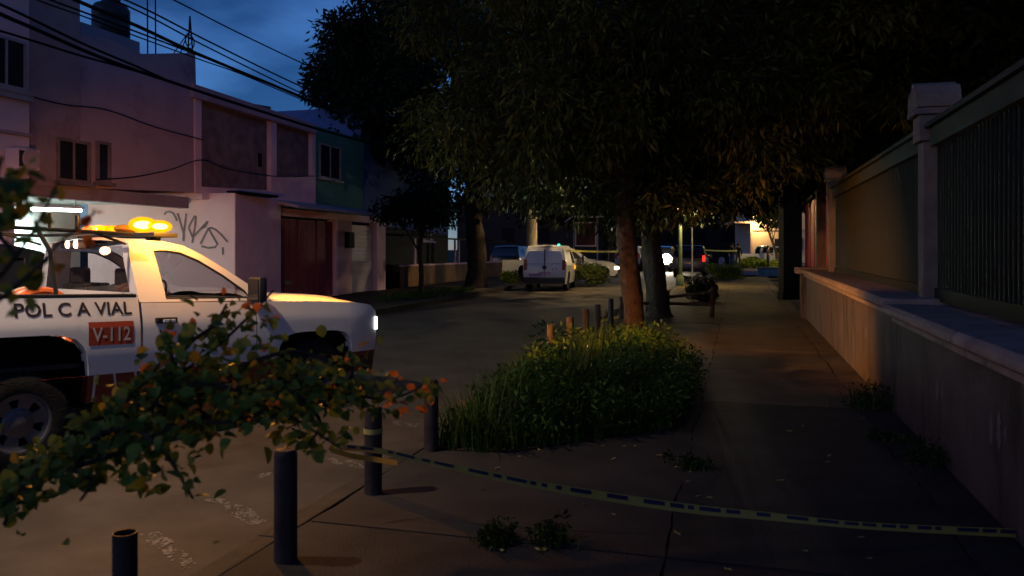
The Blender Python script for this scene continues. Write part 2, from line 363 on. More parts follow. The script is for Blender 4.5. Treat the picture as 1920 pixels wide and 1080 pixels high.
MB().lathe([(.0, .0), (.19, .0), (.2, .02), (.17, .03), (.0, .02)], 20, 'x', (tA+.365, (r[0]*.42+r[1]*.58), (r[2]+r[3])/2)).build('fan_grille', M_GREYW, ac)
slabx(ac, 'louvre', M_PLAST, tA+.3, tA+.37, r[0]+.03, r[0]+.16, r[2]+.04, r[3]-.04)
# grey mauve house with the tower
h = thing('mauve_house', 'tall grey mauve house with rooftop water tank above the white wall', 'house')
wall_poly([(56, 348), (150, 352), (150, -120), (56, -140)], FT, 5, 'tower_wall', M_GREYW, h)
wall_poly([(150.4, 352), (373, 361), (366, 99), (265, 101), (200, 70), (150.4, 66)], FT-.02, 5, 'main_wall', M_PURPLE, h)
r = rect_on(105, 262, 168, 342, FT); window(h, FT, r, 2, M_BRICK)
r = rect_on(180, 266, 206, 342, FT); window(h, FT, r, 1, M_BRICK)
b = MB(); a0 = onx(160, 160, FT-1.5); 
r = rect_on(152, 60, 262, 130, FT-1.6); slabx(h, 'roof_room', M_PURPLE, FT-5, FT-1.6, r[0], r[1], 5.9, r[3])
tk = thing('water_tank', 'black plastic rooftop water tank against the sky', 'water tank')
c0 = onx(208, 30, FT-2.6); rt = .0; wd = (onx(238, 40, FT-2.6)-onx(178, 40, FT-2.6)).length/2*.80; zb = r[3]+.002
MB().lathe([(0, 0), (wd, 0), (wd, .18), (wd*.97, .2), (wd*.97, .24), (wd, .26), (wd, .62), (wd*.97, .64), (wd*.97, .68), (wd, .7), (wd, .95), (wd*.86, 1.06), (wd*.5, 1.14), (wd*.5, 1.3), (0, 1.34)], 28, 'z', (c0.x, c0.y, zb)).build('drum', M_TANK, tk, True)
MB().lathe([(wd*.53, 1.28), (wd*.55, 1.3), (wd*.55, 1.37), (0, 1.42)], 24, 'z', (c0.x, c0.y, zb)).build('lid', M_TANK, tk, True)
for k, (px, top, bot) in enumerate(((276, -40, 100), (291, -40, 100))):
    a_, b_ = onx(px, top, FT-.6), onx(px+1, bot+8, FT-.6)
    tag(MB().tube([b_, a_], .018, 6).build('antenna_pole', M_CABLE), ['thin roof mast left of the pair beside the water tank', 'thin roof mast right of the pair beside the water tank'][k], 'antenna', 'roof masts')
an = thing('antenna_mast', 'dark lattice antenna mast with guy rods on the parapet', 'antenna')
p0, p1 = onx(357, 100, FT-.3), onx(356, 30, FT-.3)
for dx in (-.1, .1): MB().tube([p0+Vector((0, dx, -.05)), p1], .02, 6).build('rail', M_CABLE, an)
for k in range(6):
    u = k/6; q = p0.lerp(p1, u); q2 = p0.lerp(p1, u+.15); e = .1*(1-u)
    MB().tube([q+Vector((0, -e, 0)), q2+Vector((0, e*.85, 0))], .012, 5).build('lattice_rung', M_CABLE, an)
for (qx, qy) in ((325, 101), (338, 101)):
    MB().tube([onx(352, 62, FT-.3), onx(qx, qy, FT-.3)], .014, 5).build('guy_rod', M_CABLE, an)
MB().lathe([(.17, -.02), (.19, 0), (.17, .02)], 18, 'x', onx(356, 78, FT-.28), close=True).build('ring', M_CABLE, an)
# block-infill house
h = thing('block_infill_house', 'unfinished two storey house with dark block panels between pale columns', 'house')
wall_poly([(378, 356), (508, 372), (508, 200), (378, 178)], FT-.12, 4, 'infill_panel', M_BRICK, h)
wall_poly([(519, 335), (586, 336), (586, 238), (519, 212)], FT-.12, 4, 'infill_panel', M_BRICK, h)
wall_poly([(367, 362), (378, 362), (378, 180), (366, 178)], FT+.03, 4, 'column', M_LILAC, h)
wall_poly([(508.5, 373), (519, 374), (519, 213), (508.5, 210)], FT+.03, 4, 'column', M_LILAC, h)
wall_poly([(586, 385), (592, 385), (592, 240), (586, 238)], FT+.03, 4, 'column', M_LILAC, h)
wall_poly([(520, 386), (585.5, 387), (585.5, 331), (520, 330)], FT+.02, 4, 'breast_wall', M_LILAC, h)
wall_poly([(379, 374), (507.5, 378), (507.5, 357), (379, 350)], FT+.02, 4, 'breast_wall', M_LILAC, h)
wall_poly([(364, 182), (594, 251), (594, 234), (364, 157)], FT+.1, 4.2, 'parapet', M_PURPLE, h)
p = onx(494, 300, FT); slabx(h, 'vent_slot', M_DARK, FT-.13, FT-.112, p.y-.09, p.y+.09, p.z-.2, p.z+.2)
# its ground floor: red gates, awnings, roller door
s525, s632, s660, s707, s722 = (onx(q, 480, FT).y for q in (524, 632, 659, 706, 722))
zg = gz(24)
slabx(h, 'lintel', M_LILAC, FT-.3, FT-.02, s525, s722, 2.72, 2.95)
slabx(h, 'back_wall', M_DARK, FT-.6, FT-.35, s525, s722, 0, 2.7)
n = 6; wdt = (s632-s525-.1)/n
for k in range(n):
    a = s525+k*wdt; lf = slabx(h, 'gate_leaf', M_REDGATE, FT-.12-.03*(k % 2), FT-.07-.03*(k % 2), a+.015, a+wdt-.015, zg+.04, 2.65, .008)
    for q in range(4): slabx(lf, 'rib', M_REDGATE, FT-.075-.03*(k % 2), FT-.055-.03*(k % 2), a+.06+q*(wdt-.12)/3.2, a+.085+q*(wdt-.12)/3.2, zg+.08, 2.6)
slabx(h, 'gate_post', M_LILAC, FT-.3, FT+.04, s632-.14, s632, zg-.1, 2.716)
slabx(h, 'pier', M_PURPLE, FT-.3, FT+.02, s632+.002, s660, zg-.1, 2.718)
rd = slabx(h, 'roller_door', M_ROLL, FT-.2, FT-.16, s660+.05, s707-.05, zg+.02, 2.6)
for k in range(16):
    z = zg+.06+k*(2.5-zg)/16; slabx(rd, 'slat', M_ROLL, FT-.165, FT-.135, s660+.06, s707-.06, z, z+.125, .008)
slabx(h, 'pier', M_LILAC, FT-.3, FT+.02, s707, s722, zg-.1, 2.714)
p = onx(655, 450, FT+.1); slabx(h, 'meter_box', M_DARK, FT+.02, FT+.2, p.y-.22, p.y+.22, p.z-.28, p.z+.28, .02)
for (a, b_) in ((528, 592), (592, 690)):
    s0, s1 = onx(a, 400, FT+.4).y, onx(b_, 400, FT+.4).y
    MB().prism([(0, 0), (1.0, -.22), (1.0, -.30), (0, -.10)], s0+.01, s1-.01, lambda u, v, w_: (FT-.02+u, w_, 3.2+v)).build('awning', M_TILE, h)
# green house, blue wall
h = thing('green_house', 'sea green upper storey with a barred window beside the infill house', 'house')
wall_poly([(592.6, 397), (681, 412), (681, 262), (592.6, 236)], FT-.05, 4, 'wall', M_GREEN, h)
r = rect_on(598, 272, 638, 336, FT-.05); window(h, FT-.05, r, 2)
h = thing('blue_house', 'plain dark blue house wall behind the dark street tree', 'house')
wall_poly([(681.8, 420), (840, 440), (840, 290), (681.8, 200)], FT-.6, 4, 'wall', M_BLUE, h)
s0 = onx(722, 470, FT).y
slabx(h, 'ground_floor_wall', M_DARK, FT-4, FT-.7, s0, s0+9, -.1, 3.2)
r = rect_on(790, 420, 812, 452, FT-.7); window(h, FT-.7, r, 2, M_LILAC)
# low garden wall with pale coping
lw = thing('garden_wall', 'low brown garden wall with pale coping behind the small tree', 'wall')
ta = FT+.1; s0, s1 = onx(758, 500, ta).y, 46
M_BROWNW = mat('brown_wall_render', (.16, .095, .06), .9, 0, .25, 2, .3, 30)
slabx(lw, 'wall', M_BROWNW, ta-.2, ta, s0, s1, -.1, 1.0)
for k in range(6):
    a = s0+k*(s1-s0)/6; slabx(lw, 'coping_stone', M_PINKW, ta-.24, ta+.05, a+.01, a+(s1-s0)/6-.01, 1.003, 1.08, .01)
for k, px in enumerate((778, 853, 860, 905)):
    s_ = onx(px, 460, ta-.1).y; slabx(lw, 'post', M_LILAC, ta-.14, ta-.06, s_-.05, s_+.05, 1.085, 2.2)
slabx(lw, 'top_rail', M_DARK, ta-.13, ta-.07, s0, s1, 2.2, 2.28)
nt_ = thing('paper_notice', 'small cream notice fixed low on the brown garden wall', 'notice')
p = onx(790, 508, ta+.01); slabx(nt_, 'sheet', mat('cream_paper', (.62, .48, .28), .8), ta+.003, ta+.02, p.y-.27, p.y+.27, p.z-.2, p.z+.16)
# graffiti wall
gA, gB = at(165, 472, 21.0), at(440, 472, 21.0); gC = Vector((-13.15, 21.1, 0))
gw = thing('graffiti_wall', 'white garage wall with a black scrawled graffiti tag behind the police pickup', 'wall')
ztop = 1.62+110/1500*21
def seg_wall(p, q, z0, z1, th, name, m, parent):
    d = Vector((q.x-p.x, q.y-p.y, 0)); L_ = d.length; ang = math.atan2(d.y, d.x); mid = (Vector((p.x, p.y, 0))+Vector((q.x, q.y, 0)))/2+Vector((-d.y, d.x, 0)).normalized()*th/2
    return MB().box((mid.x, mid.y, (z0+z1)/2), (L_, th, z1-z0), ang).build(name, m, parent)
seg_wall(gA, gB, -.1, ztop, .2, 'front_wall', M_WHITEW, gw)
seg_wall(gB+Vector((.01, .02, 0)), gC, -.1, ztop-.02, .2, 'side_wall', M_LILAC, gw)
dv = (gB-gA); dv.z = 0; nrm = Vector((dv.y, -dv.x, 0)).normalized()
def gpos(zx, zy): q = at(100+zx/3.84, 220+zy/3.84, 20.99); return Vector((q.x, q.y, q.z))+nrm*.004
strokes = [[(800, 700), (812, 684), (835, 678), (862, 690), (882, 722), (890, 745)], [(895, 690), (908, 730), (925, 790), (942, 850), (938, 892)], [(957, 692), (950, 760), (940, 830), (936, 880)],
           [(1027, 708), (1020, 790), (1006, 862), (1000, 905)], [(975, 795), (985, 770), (1020, 708)], [(975, 795), (1003, 865)], [(1003, 865), (1050, 815), (1112, 748)], [(1112, 748), (1095, 785), (1068, 800)],
           [(1060, 912), (1090, 850), (1118, 798)], [(1118, 798), (1145, 850), (1182, 912), (1165, 935), (1120, 940), (1066, 928)], [(1112, 802), (1140, 795), (1175, 812), (1215, 850), (1256, 898)], [(1221, 935), (1222, 990)]]
b = MB()
for st in strokes: b.ribbon([gpos(*q) for q in st], .055, nrm)
b.build('graffiti', mat('spray_paint', (.09, .06, .06), .6), gw)
hw = slabx(gw, 'gutter', M_DARK, gB.x-.28, gB.x+.06, gB.y+.05, gC.y-.9, ztop+.003, ztop+.07)
# lit carport with the fluorescent lamp
cp = thing('carport', 'open white carport flooded by a cold ceiling lamp at left', 'carport')
M_CPW = mat('carport_white', (.75, .78, .76), .8, 0, .06, 2)
slabx(cp, 'back_wall', M_CPW, -17.3, -17.1, 11, 17.6, -.1, 2.98)
slabx(cp, 'ceiling', M_CPW, -17.08, -13.45, 11, 17.4, 2.86, 2.96)
slabx(cp, 'beam', M_GREYW, -13.7, -13.43, 11.2, 17.3, 2.72, 2.995)
slabx(cp, 'pier', M_PINKW, -13.7, -13.4, 12.0, 12.2, -.1, 2.715)
slabx(cp, 'floor', M_CONC, -17.08, -13.42, 11, 17.5, -.08, .01+gz(15))
fl = thing('fluorescent_lamp', 'glaring cold white ceiling lamp in the carport', 'lamp')
p = at(92, 396, 16.6)
for q in (-.5, .5): MB().tube([Vector((p.x, p.y, z))+Matrix.Rotation(R(60), 3, 'Z') @ Vector((q, 0, 0)) for z in (2.55, 2.858)], .012, 6).build('hanger', M_STEEL, fl)
MB().box((p.x, p.y, 2.55), (1.3, .22, .05), R(60)).build('housing', M_WHITE, fl, bevel=.01)
for q in (-.06, .06): MB().tube([Vector((p.x, p.y, 2.495))+Matrix.Rotation(R(60), 3, 'Z') @ Vector((e, q, 0)) for e in (-.6, .6)], .028, 10).build('tube', E_TUBE, fl)
lamp('lamp_light', 'SPOT', (p.x, p.y, 2.42), (.74, 1, .94), 26000, fl, .2, (-17.2, p.y-.3, 1.3), 100, .6)

# ------------------------------------------------------------------ fence wall on the right
fw = thing('stone_fence', 'low rendered wall with stone pillars and dark iron railings along the sidewalk', 'fence')
WX1 = 2.12; CW = 1.02
for (y0, y1, zt) in ((-2, 8.62, 0.98), (8.64, 19.6, 1.03)):
    b = MB(); ys = np.linspace(y0, y1, 12)
    b.add([(x, y, z+(gz(y) if z > 0 else gz(y)-.0)) for y in ys for x, z in ((WT, -.1), (WT, zt), (WX1, zt), (WX1, -.1))], [(4*i+k, 4*i+k+1, 4*i+k+5, 4*i+k+4) for i in range(11) for k in range(3)]+[(0, 1, 2, 3), (47, 46, 45, 44)])
    b.build('wall_section', M_WALL, fw)
    n = 4 if y0 < 0 else 5
    for k in range(n):
        a, e = y0+(y1-y0)*k/n+.012, y0+(y1-y0)*(k+1)/n-.012
        prof = [(WT-.10, zt+.003), (WT-.135, zt+.03), (WT-.135, zt+.075), (WT-.10, zt+.11), (WX1+.04, zt+.11), (WX1+.04, zt+.003)]
        m_ = MB(); m_.add([(x, y, z+gz(y)) for y in (a, e) for x, z in prof], [tuple(range(5, -1, -1)), tuple(range(6, 12))]+[(i, (i+1) % 6, 6+(i+1) % 6, 6+i) for i in range(6)])
        m_.build('coping_stone', M_COPE, fw, bevel=.012)
        m_ = MB(); m_.add([(x, y, z+gz(y)) for y in (a, e) for x, z in ((WT-.05, zt-.06), (WT-.05, zt), (WT, zt), (WT, zt-.06))], [(3, 2, 1, 0), (4, 5, 6, 7), (0, 1, 5, 4), (1, 2, 6, 5), (2, 3, 7, 6), (3, 0, 4, 7)]); m_.build('moulding', M_COPE, fw)
def pillar(y, cx=1.92, wd=.25, base=1.12, shaft=2.72, top=3.26):
    g = gz(y); b0 = base+g-.004
    p_ = MB().mm((cx-wd/2, y-wd/2, b0), (cx+wd/2, y+wd/2, shaft+g)).build('pillar', M_STONE, fw, bevel=.015)
    MB().mm((cx-wd/2-.04, y-wd/2-.04, shaft+g+.002), (cx+wd/2+.04, y+wd/2+.04, shaft+g+.26)).build('capital', M_STONE, p_, bevel=.012)
    MB().mm((cx-wd/2-.09, y-wd/2-.09, shaft+g+.263), (cx+wd/2+.09, y+wd/2+.09, shaft+g+.33)).build('cornice', M_STONE, p_, bevel=.015)
    poly = [(-.24, 0), (-.24, .12), (-.20, .22), (-.13, .16)]+[(-.13+.26*k/8, .16+.12*math.sin(math.pi*k/8)) for k in range(1, 8)]+[(.13, .16), (.20, .22), (.24, .12), (.24, 0)]
    MB().prism(poly, -.2, .2, lambda u, v, w_: (cx+w_, y+u, shaft+g+.333+v)).build('crown_stone', M_STONE, p_, bevel=.01)
    return p_
PY = [.45, 9.05, 17.75]
for y in PY: pillar(y)
# rails and bars between the pillars
for (a, e) in ((.62, 8.88), (9.22, 17.58)):
    m_ = MB()
    for nm, z0, z1, x0, x1 in (('bottom_rail', 1.115, 1.24, 1.89, 1.95), ('top_beam', 2.66, 2.84, 1.85, 1.99), ('beam_lip', 2.843, 2.89, 1.80, 2.04)):
        q = MB(); q.add([(x, y, z+gz(y)) for y in (a, (a+e)/2, e) for x, z in ((x0, z0), (x0, z1), (x1, z1), (x1, z0))], [(4*i+k, 4*i+(k+1) % 4, 4*i+4+(k+1) % 4, 4*i+4+k) for i in range(2) for k in range(4)]+[(3, 2, 1, 0), (8, 9, 10, 11)])
        q.build(nm, M_IRON if nm != 'bottom_rail' else M_BAR, fw)
    nb = 76; proto = None
    for k in range(nb):
        y = a+.06+(e-a-.12)*k/(nb-1)
        if proto is None:
            proto = MB().tube([(0, 0, 0), (0, 0, 1.43)], .017, 10).build('bar', M_BAR, fw, True); o = proto
        else:
            o = proto.copy(); C.objects.link(o)
        o.location = (1.92, y, 1.245+gz(y))
hd = thing('hedge', 'black hedge added behind the iron railings to block light', 'hedge', (3.1, 9, 0))  # dark leaf screen added to block light behind the bars
hcs = [(random.uniform(-.45, .45), random.uniform(-8.5, 10.5), random.uniform(.2, 2.9)) for _ in range(230)]
HEDGE_SCREEN = (hd, hcs)
for k in range(9): MB().tube([(0, -8+k*2.2, -.05), (.1, -7.9+k*2.2, 1.2), (0, -7.8+k*2.2, 2.4)], [.05, .04, .02], 7).build('stem', M_BARK2, hd)
M_DRIP = mat('lime_drip', (.13, .118, .125), .85, 0, .3, 12)
for k, (yy, zz_, hh_, ww_) in enumerate(((6.95, .62, .16, .035), (6.78, .60, .10, .02), (5.55, .62, .18, .03), (5.40, .66, .22, .035), (5.28, .60, .10, .02), (10.6, .7, .14, .03))):
    g = MB(); rs_ = random.Random(k); N_ = 8; V = []
    for i in range(N_+1):
        u = i/N_; wq = ww_*(.3+.9*math.sin(math.pi*min(1, u*.9+.08)))*rs_.uniform(.6, 1.2); cyk = yy+rs_.uniform(-.006, .006); z_ = zz_-hh_*u
        V += [(WT-.003, cyk-wq, z_), (WT-.003, cyk+wq, z_)]
    g.add(V, [(2*i, 2*i+1, 2*i+3, 2*i+2) for i in range(N_)]).build('lime_drip', M_DRIP, fw)
for k, (gx, gy, lab) in enumerate(((4.3, 7.4, 'low warm garden lamp glinting through the nearest railings'), (4.4, 13.6, 'low warm garden lamp glinting behind the second railing panel'))):
    gl_ = thing('garden_lamp', lab, 'lamp', (gx, gy, 0), 0, 'garden lamps behind the railings')
    MB().tube([(0, 0, -.05), (0, 0, 1.5)], .03, 8).build('post', M_PLAST, gl_); MB().lathe([(.0001, 1.5), (.07, 1.5), (.08, 1.62), (.05, 1.7), (.0001, 1.72)], 12).build('globe', E_WARM, gl_, True)
    lamp('garden_light', 'POINT', (-.25, 0, 1.62), (1, .55, .15), 26, gl_, .08)
# maroon sheet gate and dark gate post beyond the wall
gt = thing('maroon_gate', 'maroon sheet metal gate at the far end of the stone fence', 'gate')
M_MGATE = mat('maroon_sheet', (.42, .012, .018), .45, .2, .2, 3)
for k in range(13):
    y = 18.3+k*.62; g = gz(y); slabx(gt, 'sheet_panel', M_MGATE, 1.98+.02*(k % 2), 2.02+.02*(k % 2), y, y+.6, g+1.16 if y < 19.4 else g+.05, g+2.95, .006)
slabx(gt, 'gate_rail', M_DARK, 1.94, 2.06, 18.3, 26.4, 3.1, 3.2)
slabx(gt, 'gate_post', M_STONE, 1.80, 2.10, 20.4, 20.7, gz(20), 3.5, .01)
ep = thing('end_pier', 'short rendered end pier with capstone closing the low wall', 'pier')
g = gz(19.9); MB().mm((WT-.1, 19.66, g-.1), (WX1, 20.2, g+1.02)).build('shaft', M_WALL, ep, bevel=.01)
MB().mm((WT-.22, 19.55, g+1.024), (WX1+.05, 20.3, g+1.17)).build('capstone', M_COPE, ep, bevel=.03)
dp = thing('dark_pillar', 'broad unlit black pillar standing at the end of the sidewalk', 'pillar')
g = gz(26.5); a, e = at(1465, 565, 24.9), at(1500, 565, 24.9)
MB().box(((a.x+e.x)/2, (a.y+e.y)/2+.25, g+2.6), ((e-a).length, .5, 5.2), YAW).build('shaft', M_DARK, dp, bevel=.02)
MB().box(((a.x+e.x)/2, (a.y+e.y)/2+.25, g+.12), ((e-a).length+.06, .56, .24), YAW).build('plinth', M_DARK, dp, bevel=.02)

# ------------------------------------------------------------------ vehicles
def interp(pts, x):
    if x <= pts[0][0]: return pts[0][1]
    for (a, p), (b_, q) in zip(pts, pts[1:]):
        if x <= b_: return p+(q-p)*(x-a)/(b_-a)
    return pts[-1][1]
WHEELS = {}
def wheel(parent, x, y, r, fancy=False):
    s = -1 if y < 0 else 1; key = (round(r, 3), fancy, s)
    if key not in WHEELS:
        t = MB(); wd = .13 if r > .36 else .10; rr = r*.60
        t.lathe([(rr, -wd*.9), (r*.86, -wd), (r*.96, -wd*.86), (r, -wd*.55), (r, wd*.55), (r*.96, wd*.86), (r*.86, wd), (rr, wd*.9)], 40, 'y', close=True)
        if fancy:
            for k in range(40):
                a = 2*math.pi*k/40; t.box((math.cos(a)*r*.995, 0, math.sin(a)*r*.995), (.02, wd*1.5, .03), 0, 0, ('Y', -a))
        f = s*wd*.78; m_ = MB()
        m_.lathe([(rr*1.02, f), (rr*1.0, f+s*.012), (rr*.93, f+s*.010), (rr*.90, f-s*.03), (rr*.88, f-s*.10)], 36, 'y')
        m_.lathe([(rr*.34, f-s*.035), (rr*.30, f-s*.008), (rr*.2, f), (.0001, f+s*.004)], 20, 'y')
        m_.lathe([(rr*.30, f-s*.012), (rr*.46, f-s*.018), (rr*.52, f-s*.028), (rr*.52, f-s*.05)], 36, 'y'); m_.lathe([(rr*.78, f-s*.04), (rr*.80, f-s*.014), (rr*.93, f-s*.006)], 36, 'y')
        for k in range(6):
            a = 2*math.pi*k/6+.2
            def pt(rad, da, yy): return (rad*math.cos(a+da), yy, rad*math.sin(a+da))
            yo, yi = f-s*.012, f-s*.03
            m_.add([pt(rr*.25, -.52, yi), pt(rr*.25, .52, yi), pt(rr*.92, .30, yo), pt(rr*.92, -.30, yo), pt(rr*.25, -.52, yi-s*.03), pt(rr*.25, .52, yi-s*.03), pt(rr*.92, .30, yo-s*.03), pt(rr*.92, -.30, yo-s*.03)],
                   [(0, 1, 2, 3), (0, 4, 5, 1), (1, 5, 6, 2), (2, 6, 7, 3), (3, 7, 4, 0)])
        d_ = MB().lathe([(rr*.9, f-s*.09), (.0001, f-s*.085)], 24, 'y')
        WHEELS[key] = (t, m_, d_)
        a_ = [q.build('tmp', mm_, None, True).data for q, mm_ in zip(WHEELS[key], (M_TYRE, M_RIM, M_DARK))]
        for o_ in [o_ for o_ in C.objects if o_.name.startswith('tmp')]: bpy.data.objects.remove(o_)
        WHEELS[key] = a_
    a_ = WHEELS[key]
    o = link(bpy.data.objects.new('wheel', a_[0]), parent); o.location = (x, y, r)
    link(bpy.data.objects.new('rim', a_[1]), o); link(bpy.data.objects.new('brake_disc', a_[2]), o)
    return o
def car(name, label, cat, loc, head, S, group=None):
    root = thing(name, label, cat, loc, R(90)-head, group)
    x0, x1, xr, xf, wr, hw, sill = (S[k] for k in ('x0', 'x1', 'xr', 'xf', 'wr', 'hw', 'sill'))
    P = S['paint']; rk = S.get('rake', 0); warp = lambda x, y, z: (x, y, z-rk*(x-1.0))
    wp = S.get('wp') or [(sill, .93), (sill+.22, .975), (.88, 1.0), (1.12, 1.0), (1.38, .95)]
    top = S['top']; ah = S.get('arch', wr+.13); at_r, at_f = S.get('arch_top', (wr*2+.17, wr*2+.12))
    def wz(z): return hw*interp(wp, z)
    def taper(x):
        k = 1.0
        if x > x1-.55: k -= S.get('nose', .14)*((x-(x1-.55))/.55)**2.2
        if x < x0+.3: k -= .04*((x0+.3-x)/.3)**2
        return k
    def zl(x):
        z = sill
        for xc, tp in ((xr, at_r), (xf, at_f)):
            q = abs(x-xc)/ah
            if q < 1: z = max(z, sill+(tp-sill)*(1-q**5)**.22)
        return z
    def cols(a, b_):
        xs = set(np.linspace(a, b_, max(4, int((b_-a)/.09))).round(4).tolist())
        for xc in (xr, xf):
            for q in (-1.0005, -.999, -.985, -.95, -.9, -.8, .8, .9, .95, .985, .999, 1.0005):
                x = xc+q*ah
                if a < x < b_: xs.add(round(x, 5))
        return sorted(xs)
    band = S.get('band')
    def side(nm, a, b_, s):
        xs = cols(a, b_); objs = []
        rows = ((max(sill, band[1]), None, P, nm),)+(((sill, band[1]-.002, band[0], 'band'),)) if band else ((sill, None, P, nm),)
        main = None
        for (za, zb_, m_, nn) in rows:
            g = MB(); N = 9; V = []
            for x in xs:
                lo = max(za, zl(x)); hi = zb_ if zb_ else interp(top, x); lo = min(lo, hi)
                for q in range(N):
                    z = lo+(hi-lo)*q/(N-1); V.append((x, s*wz(z)*taper(x), z))
                V.append((x, s*(wz(lo)*taper(x)-.10), lo))                    # lip turned inwards
            n1 = N+1; fs = []
            for i in range(len(xs)-1):
                for q in range(N-1):
                    if V[i*n1+N-1][2]-V[i*n1][2] < 1e-3 and V[(i+1)*n1+N-1][2]-V[(i+1)*n1][2] < 1e-3: continue
                    fs.append((i*n1+q, (i+1)*n1+q, (i+1)*n1+q+1, i*n1+q+1))
                fs.append((i*n1, i*n1+N, (i+1)*n1+N, (i+1)*n1))
            g.add(V, fs); o = g.build(nn, m_, main or root, True, warp=warp, weld=True)
            if main is None: main = o
        return main
    parts = {}
    for (nm, a, b_) in S['panels']:
        for s in (-1, 1): parts[(nm, s)] = side(nm, a+.004, b_-.004, s)
    for (nm, a, b_, crown, m_) in S['decks']:
        xs = np.linspace(a, b_, 14); ys = np.linspace(-1, 1, 15); V = []
        for x in xs:
            zt = interp(top, x); wt = wz(zt)*taper(x)-.002
            for q in ys:
                dome = crown*(1-abs(q)**2.6)+(.018 if crown > .03 and .28 < abs(q) < .62 else 0)
                V.append((x, q*wt, zt-.003+dome*min(1, max(.15, (x1-x)/.45)) if crown > 0 else zt+crown))
        n1 = len(ys); MB().add(V, [(i*n1+j, i*n1+j+1, (i+1)*n1+j+1, (i+1)*n1+j) for i in range(len(xs)-1) for j in range(n1-1)]).build(nm, m_, root, True, warp=warp)
    for (nm, x, s, m_) in (('front_panel', x1, 1, S.get('front_mat', P)), (S.get('rear_name', 'tailgate'), x0, -1, P)):
        zt = interp(top, x); V = []; zs = np.linspace(S.get('front_low', sill) if s > 0 else sill, zt, 8); ys = np.linspace(-1, 1, 13)
        for z in zs:
            for q in ys: V.append((x-s*.002+s*(.05 if s > 0 else .015)*(1-abs(q)**3)*(1-((z-zs[0])/(zs[-1]-zs[0]))**4), q*wz(z)*taper(x), z))
        MB().add(V, [(i*13+j, i*13+j+1, (i+1)*13+j+1, (i+1)*13+j) for i in range(7) for j in range(12)]).build(nm, m_, root, True, warp=warp)
    # dark floor pan and wheel wells
    b = MB(); b.mm((xr+ah+.02, -hw*.86, sill-.06), (xf-ah-.02, hw*.86, sill+.06)); b.build('floor_pan', M_DARK, root, warp=warp)
    for xc, tp in ((xr, at_r), (xf, at_f)):
        for s in (-1, 1):
            poly = [(ah*1.02*math.cos(math.pi*k/10), max(sill+.02, sill+(tp+.02-sill)*math.sin(math.pi*k/10)**.35)) for k in range(11)]
            g = MB(); V = [(xc+u, s*yy, v) for yy in (hw*.93, hw*.5) for u, v in poly]; n = 11
            g.add(V, [(i, i+1, n+i+1, n+i) for i in range(n-1)]+[tuple(range(n, 2*n))]); g.build('wheel_well', M_DARK, root, warp=warp)
    for xc in (xr, xf):
        for s in (-1, 1): wheel(root, xc, s*(hw-.15), wr, S.get('fancy', False))
        MB().tube([(xc, -hw+.2, wr), (xc, hw-.2, wr)], .06, 8).build('axle', M_DARK, root)
    # greenhouse
    pr = S['prof']; ia, ib = S['ia'], S['ib']; wb, wrf = S['wb'], S['wr_roof']; zb_ = min(pr[0][1], pr[-1][1]); ztp = max(z for _, z in pr)
    yat = lambda z: wb+(wrf-wb)*((z-zb_)/(ztp-zb_))
    def sheet(nm, i0, i1, m_, f0, f1, crown, off=0):
        V = []; n1 = 11
        for i in range(i0, i1+1):
            x, z = pr[i]
            for q in np.linspace(f0, f1, n1): V.append((x+off*(.02 if i1 == ia else -.02), q*(yat(z)), z+crown*(1-q*q)*(0 if z < zb_+.1 else 1)))
        return MB().add(V, [((i-i0)*n1+j, (i-i0)*n1+j+1, (i-i0+1)*n1+j+1, (i-i0+1)*n1+j) for i in range(i0, i1) for j in range(n1-1)]).build(nm, m_, root, True, warp=warp)
    roof = sheet('roof', ia, ib, P, -1, 1, .035)
    GM = S.get('glass', M_GLASS); pw = .085
    ws = sheet('windshield', 0, ia, GM, -1+pw, 1-pw, .012)
    for f0, f1 in ((-1, -1+pw), (1-pw, 1)): sheet('windshield_pillar', 0, ia, P, f0, f1, .0)
    if S.get('rear') is None:
        sheet('rear_window', ib, len(pr)-1, GM, -1+.12, 1-.12, .0)
        for f0, f1 in ((-1, -1+.12), (1-.12, 1)): sheet('rear_pillar', ib, len(pr)-1, P, f0, f1, .0)
    else: sheet('rear_panel', ib, len(pr)-1, S['rear'], -1, 1, 0)
    for s in (-1, 1):
        bm = bmesh.new(); E = []
        loops = [pr]+S['wins']
        for lp in loops:
            vs_ = [bm.verts.new(warp(x, s*yat(z), z)) for x, z in lp]
            E += [bm.edges.new((vs_[i], vs_[(i+1) % len(vs_)])) for i in range(len(vs_))]
        bmesh.ops.triangle_fill(bm, edges=E, use_beauty=True, use_dissolve=False)
        bmesh.ops.recalc_face_normals(bm, faces=bm.faces)
        me = bpy.data.meshes.new('cab_side'); bm.to_mesh(me); bm.free(); me.materials.append(P)
        o = link(bpy.data.objects.new('cab_side', me), root)
        md = o.modifiers.new('thick', 'SOLIDIFY'); md.thickness = .03; md.offset = 0
        for lp in S['wins']:
            g = MB(); g.add([(x, s*(yat(z)-.006), z) for x, z in lp], [tuple(range(len(lp)))]); wdo = g.build('side_window', S.get('side_glass', GM), o, warp=warp)
            t_ = MB(); t_.tube([(x, s*(yat(z)+.006), z) for x, z in lp+[lp[0]]], .013, 6); t_.build('window_seal', M_PLAST, o, warp=warp)
    root_parts = parts
    return root, parts, warp, wz, yat
def mirror(root, x, s, z, wz, P, warp):
    y = s*(wz+.02); m_ = MB().box((x, y+s*.15, z+.10), (.10, .20, .26)); o = m_.build('side_mirror', P, root, True, bevel=.035, warp=warp)
    MB().box((x-.053, y+s*.15, z+.10), (.008, .16, .21)).build('mirror_glass', M_DKGLASS, o, warp=warp)
    MB().box((x+.02, y+s*.03, z+.0), (.07, .12, .05)).build('mirror_arm', M_PLAST, o, warp=warp)
